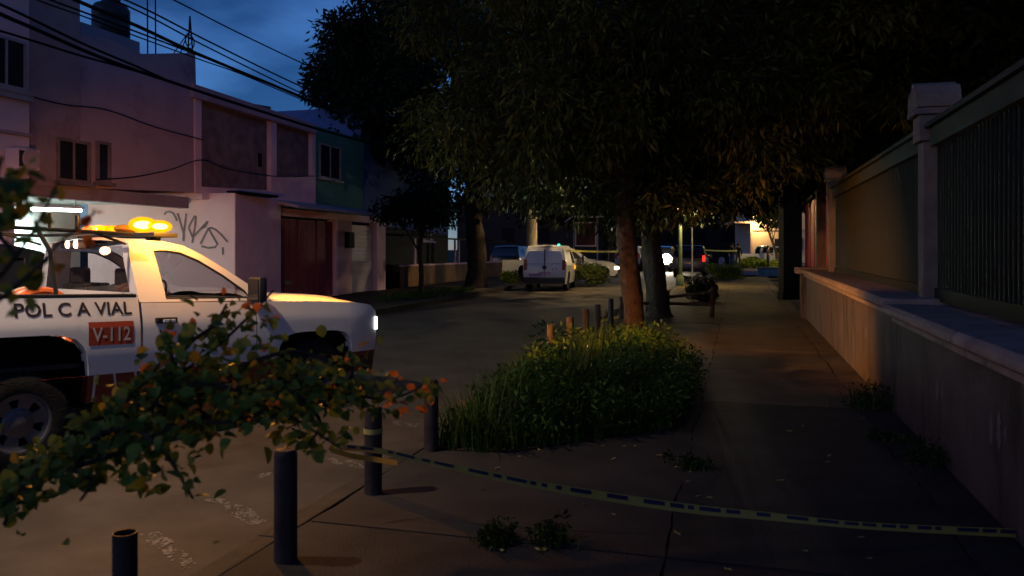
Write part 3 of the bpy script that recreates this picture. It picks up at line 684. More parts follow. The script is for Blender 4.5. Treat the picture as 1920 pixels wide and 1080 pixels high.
def text_mesh(s, size, name, m_, parent, fn, bold=.0):
    cu = bpy.data.curves.new('txt', 'FONT'); cu.body = s; cu.size = size; cu.offset = bold; cu.resolution_u = 3; cu.space_character = 1.0
    o = bpy.data.objects.new('txt', cu); C.objects.link(o); dg = bpy.context.evaluated_depsgraph_get(); me = bpy.data.meshes.new_from_object(o.evaluated_get(dg)); bpy.data.objects.remove(o)
    n = len(me.vertices); co = np.zeros(n*3); me.vertices.foreach_get('co', co); co = co.reshape(-1, 3)
    w_ = co[:, 0].max()-co[:, 0].min(); x_ = co[:, 0].min()
    me.vertices.foreach_set('co', np.array([fn((p[0]-x_)/w_, p[1]) for p in co]).ravel()); me.name = name
    me.materials.clear(); me.materials.append(m_); return link(bpy.data.objects.new(name, me), parent)

# the police pickup
TRUCK = dict(x0=-1.22, x1=4.0, xr=0, xf=3.02, wr=.40, hw=1.0, sill=.46, arch=.53, arch_top=(1.06, .97), fancy=True, nose=.08, rake=.036, paint=M_WHITE, band=(M_MAROON, .70),
    top=[(-1.22, 1.37), (1.0, 1.37), (1.001, 1.31), (2.3, 1.305), (3.0, 1.30), (3.6, 1.275), (3.88, 1.245), (3.96, 1.215), (4.0, 1.16)],
    panels=[('bed_side', -1.22, .985), ('door', 1.0, 2.22), ('front_fender', 2.22, 4.0)], decks=[('hood', 2.32, 4.0, .06, M_WHITE)], front_low=.62, front_mat=M_PLAST,
    prof=[(2.46, 1.31), (2.24, 1.45), (1.98, 1.615), (1.72, 1.765), (1.55, 1.84), (1.35, 1.875), (1.12, 1.88), (1.0, 1.85), (.985, 1.70), (1.0, 1.31)], ia=4, ib=7, wb=.93, wr_roof=.74,
    wins=[[(1.27, 1.345), (2.2, 1.345), (2.14, 1.41), (1.92, 1.565), (1.68, 1.705), (1.5, 1.775), (1.36, 1.79), (1.23, 1.785)]])
tr, tp_, tw, twz, tyat = car('police_pickup', 'white police pickup with flashing amber roof bar and maroon lower band', 'pickup truck', (-6.41, 5.38, ROAD_Z), R(19.4), TRUCK)
wzs = lambda z: -(twz(z)+.004)
# lettering and number panel on the bed side
bs = tp_[('bed_side', -1)]
text_mesh('POL C A VIAL', .155, 'lettering', M_LETTER, bs, lambda u, v: tw(-.05+u*.96, -(twz(1.215+v)+.004), 1.215+v), .003)
p_ = MB(); zz = np.linspace(.955, 1.155, 5); p_.add([tw(x, -(twz(z)+.003), z) for z in zz for x in (.52, .915)], [(2*i, 2*i+1, 2*i+3, 2*i+2) for i in range(4)]); npn = p_.build('number_panel', M_REDPL, bs)
text_mesh('V-112', .17, 'number', M_WLET, npn, lambda u, v: tw(.55+u*.335, -(twz(.99+v)+.006), .99+v), .002)
for (xa, sl) in ((.575, 0), (.74, .05), (.93, .06)):                       # pale slanted stripes on the maroon band
    g = MB(); g.add([tw(x+sl*(1-q/4)+.0, -(twz(.47+.228*q/4)+.004), .47+.228*q/4) for q in range(5) for x in (xa, xa+.022)], [(2*i, 2*i+1, 2*i+3, 2*i+2) for i in range(4)]); g.build('band_stripe', M_WLET, bs)
# rail caps, bed interior
for s in (-1, 1):
    MB().mm((-1.2, s*.88, 1.36), (.97, s*.955, 1.392)).build('rail_cap', M_PLAST, tp_[('bed_side', s)], bevel=.008, warp=tw)
    MB().mm((-1.18, s*.84, 1.10), (.96, s*.875, 1.358)).build('inner_side', M_WHITE, tp_[('bed_side', s)], warp=tw)
MB().mm((-1.2, -.86, .76), (.96, .86, .80)).build('bed_floor', M_PLAST, tr, warp=tw)
MB().mm((.955, -.88, .80), (.978, .88, 1.40)).build('bulkhead', M_WHITE, tr, warp=tw)
MB().mm((1.0, -.9, .5), (1.06, .9, 1.33)).build('cab_back', M_WHITE, tr, warp=tw)
# door handle, mirror, badges
for s in (-1, 1):
    d_ = tp_[('door', s)]
    MB().box((1.22, s*(twz(1.14)+.018), 1.15), (.21, .035, .055)).build('handle', M_PLAST, d_, bevel=.012, warp=tw)
    MB().box((1.24, s*(twz(1.14)+.038), 1.145), (.12, .012, .028)).build('handle_trim', M_LENS, d_, bevel=.004, warp=tw)
    MB().box((1.6, s*(twz(.56)+.02), .47), (1.15, .05, .05)).build('step_bar', M_PLAST, d_, bevel=.015, warp=tw)
    mirror(tr, 2.16, s, 1.33, tyat(1.33), M_PLAST, tw)
    hl = MB().add([tw(x, s*y, z) for x, y, z in ((3.80, .97, .86), (3.80, .965, 1.10), (4.035, .78, 1.06), (4.045, .78, .84), (4.0, .6, 1.05), (4.03, .6, .85), (3.6, .9, .9), (3.6, .9, 1.06))], [(0, 1, 2, 3), (3, 2, 4, 5), (0, 6, 7, 1)]).build('headlight', M_LENS, tr)
    MB().lathe([(.0001, .0), (.055, 0), (.06, -.02)], 16, 'x', tw(4.06, s*.78, .96)).build('bulb', E_HEAD2, hl)
    MB().box((3.985, s*.925, 1.02), (.05, .05, .15), s*R(-45)).build('corner_lens', E_HEAD2, hl, warp=tw)
    MB().box((-1.225, s*.9, 1.1), (.03, .12, .34)).build('tail_light', M_TAIL, tr, bevel=.01, warp=tw)
b = MB()
for k in range(13):
    u = -1+2*k/12; xx = 4.10-.20*abs(u)**3
    b.add([(xx, u*.93, .42), (xx+.03, u*.93, .55), (xx+.02, u*.93, .68), (xx-.12, u*.93, .70), (xx-.14, u*.93, .42)], [])
b.f = [(5*k+j, 5*k+(j+1) % 5, 5*k+5+(j+1) % 5, 5*k+5+j) for k in range(12) for j in range(5)]+[(4, 3, 2, 1, 0), (60, 61, 62, 63, 64)]; b.m = [0]*len(b.f)
b.build('front_bumper', M_PLAST, tr, True, warp=tw)
gr = MB().mm((4.0, -.58, .78), (4.045, .58, 1.03)).build('grille', M_PLAST, tr, warp=tw, bevel=.01)
for k in range(4): MB().mm((4.046, -.56, .81+k*.055), (4.062, .56, .828+k*.055)).build('grille_bar', M_STEEL, gr, warp=tw)
MB().mm((-1.38, -.92, .5), (-1.23, .92, .68)).build('rear_bumper', M_STEEL, tr, bevel=.02, warp=tw)
MB().mm((-1.0, -.42, .42), (3.8, .42, .56)).build('chassis', M_DARK, tr, warp=tw)
MB().mm((2.4, -.8, .56), (3.85, .8, 1.0)).build('engine_block', M_DARK, tr, warp=tw)
# interior
MB().mm((2.1, -.85, 1.0), (2.5, .85, 1.30)).build('dashboard', M_SEAT, tr, bevel=.04, warp=tw)
for s in (-1, 1):
    st = MB().mm((1.2, s*.14, .72), (1.75, s*.72, .92)).build('seat', M_SEAT, tr, bevel=.05, warp=tw)
    MB().box((1.22, s*.43, 1.16), (.16, .52, .62), 0, 0, ('Y', R(-10))).build('seat_back', M_SEAT, st, bevel=.05, warp=tw)
    MB().box((1.16, s*.43, 1.53), (.10, .26, .18)).build('headrest', M_SEAT, st, bevel=.035, warp=tw)
b = MB()
b.tube([(1.95+.19*math.sin(a)*.5, .43+.19*math.cos(a), 1.30+.19*math.sin(a)) for a in np.linspace(0, 6.283, 25)], .014, 6); b.build('steering_wheel', M_PLAST, tr, warp=tw)
MB().tube([(2.2, .43, 1.16), (1.95, .43, 1.30)], .03, 8).build('steering_column', M_PLAST, tr, warp=tw)
# light bar with lit amber modules
lb = MB().mm((1.27, -.72, 1.925), (1.52, .72, 1.965)).build('light_bar', M_PLAST, tr, bevel=.01, warp=tw)
for s in (-1, 1): MB().mm((1.34, s*.5-.04, 1.87), (1.45, s*.5+.04, 1.93)).build('light_bar_foot', M_PLAST, lb, warp=tw)
E_DOME = bpy.data.materials.new('amber_dome'); E_DOME.use_nodes = True; n_ = E_DOME.node_tree; n_.nodes.clear()
o_ = n_.nodes.new('ShaderNodeOutputMaterial'); t_ = n_.nodes.new('ShaderNodeBsdfTransparent'); t_.inputs[0].default_value = (1, .62, .12, 1); e_ = n_.nodes.new('ShaderNodeEmission'); e_.inputs[0].default_value = (1, .38, .004, 1); e_.inputs[1].default_value = 2.6
x_ = n_.nodes.new('ShaderNodeMixShader'); x_.inputs[0].default_value = .5; n_.links.new(t_.outputs[0], x_.inputs[1]); n_.links.new(e_.outputs[0], x_.inputs[2]); n_.links.new(x_.outputs[0], o_.inputs[0])
def dome(y0, y1, h_, m_, core=None):                 # a rounded lens over a lit core
    cy, hy = (y0+y1)/2, (y1-y0)/2; V = []; nu, nv = 20, 10
    def ell(kx, ky, kz, zc):
        V = [tw(1.395+kx*math.cos(2*math.pi*j/nu)*math.cos(f), cy+ky*math.sin(2*math.pi*j/nu)*math.cos(f), zc+kz*math.sin(f)) for f in np.linspace(-math.pi/2+.02, math.pi/2-.02, nv) for j in range(nu)]
        return MB().add(V, [(i*nu+j, i*nu+(j+1) % nu, (i+1)*nu+(j+1) % nu, (i+1)*nu+j) for i in range(nv-1) for j in range(nu)])
    o = ell(.115, hy, h_/2, 1.968+h_/2).build('amber_module', m_, lb, True)
    if core: ell(.07, hy*.68, h_*.24, 1.968+h_*.5).build('led_core', core, o, True)
dome(-.72, -.52, .12, E_DOME, E_CORE); dome(-.50, -.14, .16, E_DOME, E_CORE); dome(-.12, .10, .09, mat('amber_lens', (.55, .20, .01), .25))
E_REDOR = emit('red_orange_led', (1, .13, .012), 3.2, (.3, .05, 0))
dome(.12, .26, .085, E_DOME, E_AMBHOT); dome(.27, .38, .085, E_DOME, E_AMBHOT); dome(.40, .54, .09, E_REDOR); dome(.55, .70, .09, E_REDOR)
lamp('amber_light', 'POINT', tw(1.36, -.95, 2.12), (1, .36, .03), 70, lb, .08)
lamp('amber_beam', 'SPOT', tw(1.62, -.35, 2.02), (1, .36, .03), 5000, lb, .06, tw(9.6, -4.1, .45), 50, .85)
lamp('amber_beam', 'SPOT', tw(1.30, .30, 2.05), (1, .34, .03), 1500, lb, .06, tw(8.0, 10.5, 1.2), 52, 1.0)
lamp('amber_beam', 'SPOT', tw(1.38, -.80, 2.02), (1, .38, .03), 420, lb, .06, tw(-1.3, -5.2, 1.1), 72, .9)
cl = MB().mm((.935, -.12, 1.80), (.985, .36, 1.875)).build('cargo_lamp', M_PLAST, tr, bevel=.012, warp=tw)
for y in (.06, .22): MB().lathe([(.0001, -.006), (.036, -.004), (.04, .012)], 18, 'x', tw(.932, y, 1.838)).build('lamp_lens', E_CARGO, cl)
lamp('cargo_light', 'POINT', tw(.80, 0, 1.80), (1, .5, .3), 3.0, cl, .05)
# bed rack
rk = MB(); rk.tube([tw(-1.1, -.84, 1.93), tw(1.0, -.84, 1.93)], .017, 8); rko = rk.build('bed_rack', M_PLAST, tr)
MB().tube([tw(-1.1, .84, 1.93), tw(1.0, .84, 1.93)], .017, 8).build('rack_bar', M_PLAST, rko)
for u in (-1.0, -.35, .9): MB().tube([tw(u, -.84, 1.93), tw(u, .84, 1.93)], .015, 8).build('rack_crossbar', M_PLAST, rko)
for s in (-1, 1):
    for u, l in ((-.05, .13), (.28, .13), (.5, .12), (-.7, .14)): MB().tube([tw(u, s*.84, 1.92), tw(u, s*.84, 1.94+l)], .014, 6).build('rack_stake', M_PLAST, rko)
    MB().tube([tw(.18, s*.84, 1.93), tw(.26, s*.89, 1.75), tw(.30, s*.91, 1.39)], .018, 8).build('rack_leg', M_PLAST, rko)
    MB().tube([tw(-1.0, s*.84, 1.93), tw(-1.05, s*.91, 1.39)], .018, 8).build('rack_leg', M_PLAST, rko)
    MB().tube([tw(.62, s*.84, 1.93), tw(.95, s*.80, 1.84)], .012, 6).build('rack_brace', M_PLAST, rko)
M_ORNG = mat('orange_hose', (.72, .14, .03), .5); M_PALE = mat('pale_hose_band', (.75, .6, .5), .5)
hc = thing('hose_coil', 'orange and white coil standing in the pickup bed', 'coil', (-6.41, 5.38, ROAD_Z), R(90)-R(19.4))
for k in range(4):
    g = MB(); rr_ = .30-.0*k
    g.lathe([(rr_+.038*math.cos(a), .038*math.sin(a)) for a in np.linspace(0, 6.283, 9)[:-1]], 32, 'y', (.50, -.20+.08*k, 1.115), close=True)
    g.build('coil_turn', M_ORNG if k % 2 == 0 else M_PALE, hc, True)

# generic shapes of the other cars
def simple(name, label, cat, loc, head, paint, S, lights=(), group=None):
    S = dict(S); S['paint'] = paint
    root, pp, wpf, wzf, ya = car(name, label, cat, loc, head, S, group)
    x0, x1, hw = S['x0'], S['x1'], S['hw']
    fm, tm = lights if lights else (M_LENS, M_TAIL)
    for s in (-1, 1):
        zt = interp(S['top'], x1-.1)
        MB().box((x1-.10, s*hw*.74, zt-.17), (.26, hw*.34, .15), -s*R(22)).build('headlight', fm, root, bevel=.02)
        MB().box((x0+.02, s*hw*.86, S.get('tail_z', .95)), (.10, hw*.16, S.get('tail_h', .3))).build('tail_light', M_TAIL if (s > 0 and S.get('one_tail')) else tm, root, bevel=.015)
        xm = S['prof'][0][0]-.35; mirror(root, xm, s, S['prof'][0][1]+.02, ya(S['prof'][0][1]), M_PLAST, lambda *a: a)
        for q in S.get('handles', ()): MB().box((q, s*(wzf(.98)+.012), S['prof'][0][1]-.12), (.17, .025, .035)).build('door_handle', M_PLAST, root)
    MB().mm((x1-.06, -hw*.45, .55), (x1+.055, hw*.45, .78)).build('grille', M_PLAST, root, bevel=.02)
    MB().mm((x1-.18, -hw*.86, .32), (x1+.08, hw*.86, .54)).build('front_bumper', M_PLAST, root, bevel=.04)
    MB().mm((x0-.07, -hw*.92, .34), (x0+.12, hw*.92, .56)).build('rear_bumper', M_PLAST, root, bevel=.03)
    MB().mm((x0-.025, -.26, .68), (x0-.01, .26, .80)).build('number_plate', M_PINKW, root)
    return root
VAN = dict(x0=-.82, x1=3.62, xr=0, xf=2.75, wr=.32, hw=.92, sill=.30, arch=.42, glass=M_DKGLASS, rear=M_WHITE, rear_name='lower_rear_door', tail_z=1.08, tail_h=.42, handles=(1.35,),
    top=[(-.82, 1.05), (2.6, 1.05), (2.9, 1.02), (3.4, .90), (3.62, .76)], panels=[('rear_side', -.82, 1.1), ('door', 1.1, 2.2), ('front_fender', 2.2, 3.62)], decks=[('hood', 2.6, 3.62, .05, M_WHITE)],
    prof=[(2.75, 1.05), (2.4, 1.32), (2.05, 1.62), (1.85, 1.77), (1.5, 1.85), (.3, 1.87), (-.5, 1.85), (-.66, 1.80), (-.73, 1.68), (-.80, 1.05)], ia=3, ib=7, wb=.90, wr_roof=.70,
    wins=[[(1.25, 1.12), (2.25, 1.12), (2.02, 1.42), (1.82, 1.62), (1.32, 1.66)]])
va = at(1018, 543, 32.6)
v = simple('delivery_van', 'white panel van seen from behind, parked on the road with teal roof light', 'van', (va.x, va.y+.8, ROAD_Z+gz(va.y)), R(-5), M_WHITE, VAN)
rd = MB()
for s in (-1, 1):
    q = [(s*.03, 1.12), (s*.76, 1.12), (s*.80, 1.2), (s*.70, 1.62), (s*.63, 1.68), (s*.03, 1.68)]
    def pr_(y, z, dx): return (-.80+.07*(z-1.05)/.63-dx, y, z)
    g = MB(); g.add([pr_(y, z, .004) for y, z in q]+[pr_(y*.95+s*.004, 1.4+(z-1.4)*.92, .022) for y, z in q], [tuple(range(6, 12))]+[(i, (i+1) % 6, 6+(i+1) % 6, 6+i) for i in range(6)]); g.build('blank_window', M_WHITE, v)
MB().mm((-.845, -.012, .5), (-.80, .012, 1.72)).build('door_seam', M_PLAST, v)
MB().lathe([(.0001, -.86), (.07, -.86), (.09, -.845), (.09, -.80)], 18, 'x', (0, .0, .98)).build('emblem', M_PLAST, v)
MB().mm((-.86, .12, .62), (-.84, .64, .73)).build('plate_recess', mat('pink_plate', (.42, .2, .42), .5), v)
MB().lathe([(.0001, .09), (.05, .08), (.07, .0)], 14, 'z', (.2, -.45, 1.86)).build('roof_beacon', E_TEAL, v)
for y, z in ((-.33, .9), (-.48, .93)): MB().box((-.845, y, z), (.012, .05, .05)).build('sticker', M_TAIL, v)
MB().box((1.95, -.93, .95), (.10, .05, .16)).build('side_flasher', E_AMBER2, v)
MB().box((-.86, 0, .45), (.18, 1.7, .26)).build('rear_bumper_skin', M_PLAST, v, bevel=.04)
SUV = dict(x0=-.95, x1=3.75, xr=0, xf=2.85, wr=.38, hw=.98, sill=.36, arch=.5, glass=M_DKGLASS, tail_z=1.12, tail_h=.34, rear_name='tailgate', handles=(.7, 1.55),
    top=[(-.95, 1.15), (2.3, 1.14), (2.7, 1.12), (3.5, 1.02), (3.75, .86)], panels=[('rear_side', -.95, .45), ('rear_door', .45, 1.3), ('door', 1.3, 2.3), ('front_fender', 2.3, 3.75)], decks=[('hood', 2.3, 3.75, .05, M_CARDK)],
    prof=[(2.45, 1.14), (2.1, 1.4), (1.75, 1.64), (1.5, 1.77), (1.1, 1.85), (0, 1.87), (-.55, 1.84), (-.72, 1.75), (-.85, 1.5), (-.92, 1.15)], ia=3, ib=7, wb=.95, wr_roof=.75,
    wins=[[(1.3, 1.2), (2.1, 1.2), (1.8, 1.5), (1.62, 1.66), (1.36, 1.7)], [(.35, 1.2), (1.2, 1.2), (1.26, 1.7), (.35, 1.74)], [(-.62, 1.22), (.25, 1.2), (.25, 1.74), (-.5, 1.7)]])
def with_paint(S, m_): S = dict(S); S['decks'] = [(a, b_, c_, d_, m_) for a, b_, c_, d_, _ in S['decks']]; return S
p = at(1292, 520, 47)
simple('dark_suv', 'black sport utility vehicle with red tail lights lit beyond the lamp post', 'car', (p.x, p.y+.9, ROAD_Z+gz(p.y)), R(0), M_CARDK, with_paint(dict(SUV, one_tail=True), M_CARDK), (M_LENS, E_TAIL))
p = at(1240, 520, 58)
o = simple('oncoming_car', 'dark car facing us with one glaring headlight between trunk and pole', 'car', (p.x-.25, p.y+3.75, ROAD_Z+gz(p.y)), R(180), M_CARDK, with_paint(SUV, M_CARDK), (M_LENS, M_TAIL))
MB().lathe([(.0001, 3.88), (.34, 3.83), (.36, 3.76)], 20, 'x', (0, .62, .93)).build('lit_headlight', E_HEAD, o)
lamp('headlight_beam', 'SPOT', (3.95, .62, .93), (1, .86, .62), 2600, o, .08, (20, 1.2, -.3), 62, .8)
p = at(1172, 528, 34)
simple('parked_car', 'silver car half hidden between the two near tree trunks', 'car', (-7.9, 60.1, ROAD_Z+gz(60)), R(0), M_CARGREY, with_paint(SUV, M_CARGREY))
PICK = dict(x0=-1.25, x1=4.3, xr=0, xf=3.4, wr=.39, hw=.98, sill=.42, arch=.5, glass=M_DKGLASS, tail_z=1.0, tail_h=.32, handles=(1.2, 2.2),
    top=[(-1.25, 1.18), (.6, 1.18), (2.9, 1.18), (3.3, 1.14), (4.1, 1.04), (4.3, .9)], panels=[('bed_side', -1.25, .6), ('rear_door', .6, 1.65), ('door', 1.65, 2.75), ('front_fender', 2.75, 4.3)],
    decks=[('hood', 2.85, 4.3, .05, M_WHITE), ('bed_cover', -1.25, .6, -.03, M_PLAST)],
    prof=[(2.95, 1.18), (2.6, 1.44), (2.3, 1.66), (2.05, 1.77), (1.6, 1.82), (.95, 1.81), (.75, 1.76), (.62, 1.5), (.6, 1.18)], ia=3, ib=6, wb=.94, wr_roof=.74,
    wins=[[(1.75, 1.24), (2.6, 1.24), (2.3, 1.52), (2.05, 1.66), (1.78, 1.7)], [(.78, 1.24), (1.65, 1.24), (1.68, 1.7), (.9, 1.7)]])
p = at(1392, 500, 66)
simple('white_crew_pickup', 'white crew cab pickup standing side on before the lit house', 'pickup truck', (p.x+.6, p.y, gz(p.y)-.1), R(78), M_WHITE, PICK)
p = at(1062, 510, 38)
simple('white_patrol_car', 'white pickup nosing out to the right behind the van', 'pickup truck', (p.x-2.1, p.y+.8, ROAD_Z+gz(p.y)), R(74), M_WHITE, PICK, (emit('patrol_headlight', (1, .85, .6), 4), M_TAIL))
p = at(-20, 560, 8.6)
simple('black_car', 'black vehicle behind the police pickup at the left edge', 'car', (-8.62, 6.05, ROAD_Z), R(0), M_CARDK, with_paint(dict(SUV, hw=.88, wb=.85, wr_roof=.68, x0=-.7), M_CARDK), (M_LENS, E_TAIL))
p = at(950, 515, 49)
simple('kerbside_car', 'dark car half hidden at the left of the van', 'car', (p.x, p.y+.6, ROAD_Z+gz(p.y)), R(2), M_CARDK, with_paint(SUV, M_CARDK))

# ------------------------------------------------------------------ street furniture
BD = [(2.52, -2.24, .045, .555, 'stub'), (3.72, -2.29, .060, .585, ''), (4.91, -2.36, .060, .585, ''), (6.09, -2.41, .060, .585, ''), (10.86, -2.86+.35, .06, .585, ''), (12.05, -2.49, .058, .585, ''), (13.5, -2.52, .058, .6, ''), (14.65, -2.51, .058, .6, ''), (16.2, -2.50, .058, .61, '')]
BL = ['thin cut off pipe bollard at the bottom edge of the picture', 'black round topped bollard in front, left of its dark shadow', 'black bollard with the barrier tape wound round it', 'bollard at the left corner of the tall grass', 'worn bollard top poking out of the grass clump', 'shortest looking bollard beyond the grass', 'second bollard beyond the grass, left of the bright kerb patch', 'third bollard beyond the grass', 'tallest looking bollard just left of the lit tree trunk']
for (y, x, r_, h_, k), lab in zip(BD, BL):
    t = thing('bollard', lab, 'bollard', (x, y, gz(y)), 0, 'bollards along the kerb')
    if k == 'stub': MB().lathe([(r_, -.05), (r_, h_), (r_*.86, h_), (r_*.86, h_-.15), (.0001, h_-.15)], 22).build('post', M_BOLL, t, True)
    else:
        MB().lathe([(r_, -.05), (r_, h_-.03)], 26).build('post', M_BOLL, t, True)
        MB().lathe([(r_*1.0, h_-.03), (r_*.97, h_-.012), (r_*.85, h_-.002), (.0001, h_+.004)], 26).build('cap', M_BOLL, t, True)
# barrier tape in front: a sagging printed ribbon
M_TAPE = mat('yellow_tape', (.27, .245, .07), .45, 0, .15, 8); M_TAPEB = mat('navy_print', (.012, .018, .06), .5)
M_TAPEW = mat('pale_tape', (.40, .40, .36), .45, 0, .15, 8)
tp = thing('barrier_tape', 'sagging yellow and navy police barrier tape crossing the sidewalk', 'barrier tape')
tpx = [(636, 838, 4.75), (715, 846, 4.83), (800, 865, 4.75), (900, 887, 4.68), (1040, 915, 4.62), (1280, 952, 4.55), (1440, 968, 4.52), (1600, 984, 4.5), (1760, 993, 4.5), (1920, 1000, 4.5), (2050, 1003, 4.5)]
tp3 = [at(*q) for q in tpx]
def cr(P, n):
    o_ = []
    for i in range(len(P)-1):
        a, b_, c_, d_ = P[max(i-1, 0)], P[i], P[i+1], P[min(i+2, len(P)-1)]
        for k in range(n):
            t = k/n; o_.append(.5*((2*b_)+(c_-a)*t+(2*a-5*b_+4*c_-d_)*t*t+(3*b_-a-3*c_+d_)*t**3))
    return o_+[P[-1]]
tpc = cr(tp3, 14); L0 = 0; rows = []
for i, q in enumerate(tpc):
    if i: L0 += (q-tpc[i-1]).length
    tw_ = .55*math.sin(L0*1.7)+.5; hgt = .062*(1.0-.35*(.5+.5*math.sin(L0*2.3+1)))
    d_ = Vector((.25*math.sin(tw_)-.1, -.5*math.sin(tw_), 1)).normalized()
    rows.append((q, d_*hgt/2, L0))
b = MB(); b.add([q+s*d_ for q, d_, _ in rows for s in (-1, 1)], [(2*i, 2*i+1, 2*i+3, 2*i+2) for i in range(len(rows)-1)]); tb = b.build('tape_band', M_TAPE, tp, True)
b = MB(); rs = random.Random(3); l = 0.05; tot = rows[-1][2]
def tape_at(L_, f, off):
    for i in range(len(rows)-1):
        if rows[i+1][2] >= L_:
            u = (L_-rows[i][2])/(rows[i+1][2]-rows[i][2]); q = rows[i][0].lerp(rows[i+1][0], u); d_ = rows[i][1].lerp(rows[i+1][1], u)
            n_ = (rows[i+1][0]-rows[i][0]).cross(d_).normalized()
            if n_.dot(-q+Vector((0, 0, CAM_H))) < 0: n_ = -n_
            return q+d_*f+n_*off
    return rows[-1][0]
while l < tot-.2:
    ln = rs.choice([.035, .05, .08, .12]); 
    for k in range(3):
        a, e = l+ln*k/3, l+ln*(k+1)/3
        b.add([tape_at(a, -.1, .003), tape_at(e, -.1, .003), tape_at(e, .8, .003), tape_at(a, .8, .003)], [(0, 1, 2, 3)])
    l += ln+rs.choice([.02, .03, .05, .09])
b.build('print', M_TAPEB, tp)['kind'] = 'stuff'
b = MB(); tail = cr([at(620, 843, 4.72), at(660, 855, 4.75), at(700, 861, 4.79), at(745, 868, 4.74)], 6); b.add([q+Vector((0, 0, s*.016)) for q in tail for s in (-1, 1)], [(2*i, 2*i+1, 2*i+3, 2*i+2) for i in range(len(tail)-1)]); b.build('loose_end', mat('orange_yellow_tape', (.40, .18, .015), .45), tp)
b = MB(); pc = Vector((-2.36, 4.91, 0)); b.lathe([(.064, .405), (.064, .44)], 24, 'z', (pc.x, pc.y, 0)); b.build('tape_wrap', M_TAPE, tp)
# far tapes
for k, (a, e, lab) in enumerate((((1062, 470, 33), (1180, 471, 40), 'far yellow tape strung to the right of the van'), ((1322, 469, 47), (1382, 470, 52), 'far yellow tape ending beside the standing people'))):
    q = MB(); A, B = at(*a), at(*e); q.add([A.lerp(B, i/8)+Vector((0, 0, s*.04-.03*math.sin(math.pi*i/8))) for i in range(9) for s in (-1, 1)], [(2*i, 2*i+1, 2*i+3, 2*i+2) for i in range(8)])
    tag(q.build('barrier_tape', mat('far_yellow_tape', (.55, .5, .06), .5)), lab, 'barrier tape')
# street lamp that throws the bollard shadows: pole on the far kerb, arm over the road
sl = thing('street_lamp', 'tall street lamp with a long arm over the road, left of the frame', 'street lamp', (-9.7, 2.95, 0))
MB().tube([(0, 0, 0), (0, 0, 5.6), (.5, 0, 6.25), (2.0, 0, 6.55), (4.0, 0, 6.6)], [.09, .07, .06, .05, .045], 12).build('pole', M_STEEL, sl, True)
MB().mm((3.7, -.14, 6.52), (4.4, .14, 6.66)).build('luminaire', M_STEEL, sl, bevel=.03)
MB().mm((3.78, -.11, 6.495), (4.34, .11, 6.518)).build('lens', emit('street_lens', (1, .74, .46), 20), sl)
lamp('street_light', 'SPOT', (4.05, 0, 6.46), (1, .74, .50), 2300, sl, .10, (2.6, 3.0, 0), 114, .85)
# green lamp post on the near pavement, its head in the foliage
q = at(1275, 535, 34); g = gz(q.y)
lp = thing('lamp_post', 'slim green lamp post on the near sidewalk, head hidden in lit leaves', 'lamp post', (q.x, q.y, g))
MB().lathe([(.17, 0), (.17, .35), (.12, .42), (.11, .5)], 16).build('base', mat('green_paint', (.10, .13, .08), .6), lp, True)
MB().tube([(0, 0, .45), (0, 0, 3.3)], [.10, .075], 14).build('post', mat('green_paint', (.10, .13, .08)), lp, True)
MB().lathe([(.0001, 3.3), (.09, 3.3), (.10, 3.36), (.26, 3.42), (.28, 3.47), (.16, 3.56), (.0001, 3.6)], 18).build('hood', M_PLAST, lp, True)
MB().lathe([(.0001, 3.22), (.13, 3.26), (.17, 3.34), (.15, 3.41)], 16).build('globe', E_WARM, lp, True)
lamp('lamp_post_light', 'POINT', (0.35, -.25, 3.25), (1, .70, .26), 900, lp, .12)
q = at(1484, 505, 55); lp2 = thing('lamp_post', 'lamp post added unseen behind the black pillar to light the far bushes', 'lamp post', (q.x, q.y, gz(q.y)))  # added lamp, hidden from view, to brighten the people, bushes and pickup
MB().tube([(0, 0, 0), (0, 0, 3.6)], [.10, .07], 12).build('post', mat('green_paint', (.10, .13, .08)), lp2, True)
MB().lathe([(.0001, 3.6), (.09, 3.6), (.10, 3.66), (.26, 3.72), (.16, 3.86), (.0001, 3.9)], 18).build('hood', M_PLAST, lp2, True)
MB().lathe([(.0001, 3.5), (.13, 3.54), (.17, 3.62), (.15, 3.69)], 16).build('globe', E_WARM, lp2, True)
lamp('added_plaza_light', 'POINT', (-.4, -.2, 3.5), (1, .72, .30), 900, lp2, .12)
sg = thing('street_sign', 'small plain sign on a thin post right of the green lamp post', 'sign', (at(1298, 540, 36).x, at(1298, 540, 36).y, gz(36)))
MB().tube([(0, 0, 0), (0, 0, 3.3)], .03, 8).build('post', M_STEEL, sg); MB().box((0, -.04, 3.05), (.42, .02, .34), YAW).build('plate', M_FRAME, sg)
# concrete utility pole
q = at(997, 540, 34); up = thing('utility_pole', 'pale concrete utility pole rising behind the van', 'utility pole', (q.x, q.y, gz(q.y)))
MB().tube([(0, 0, -.1), (0, 0, 4.2), (0, 0, 9.5)], [.24, .2, .14], 14).build('pole', mat('pole_concrete', (.42, .36, .22), .85, 0, .2, 3, .3, 30), up, True)
MB().mm((-.9, -.05, 8.7), (.9, .05, 8.82)).build('crossarm', M_DKWOOD, up)
for k in (-.8, 0, .8): MB().lathe([(.05, 8.83), (.06, 8.88), (.03, 8.95), (.05, 9.0), (.0001, 9.03)], 10, 'z', (k, 0, 0)).build('insulator', M_STONE, up)
MB().tube([(.22, 0, .1), (.21, 0, 5.5)], .02, 6).build('conduit', M_PINKW, up)
MB().tube([(0, 0, 4.75), (.8, -.3, 5.05), (1.7, -.6, 5.1)], .035, 8).build('lamp_arm', M_STEEL, up, True)
MB().box((1.95, -.68, 5.08), (.6, .22, .12), R(-20)).build('luminaire', M_STEEL, up, bevel=.03)
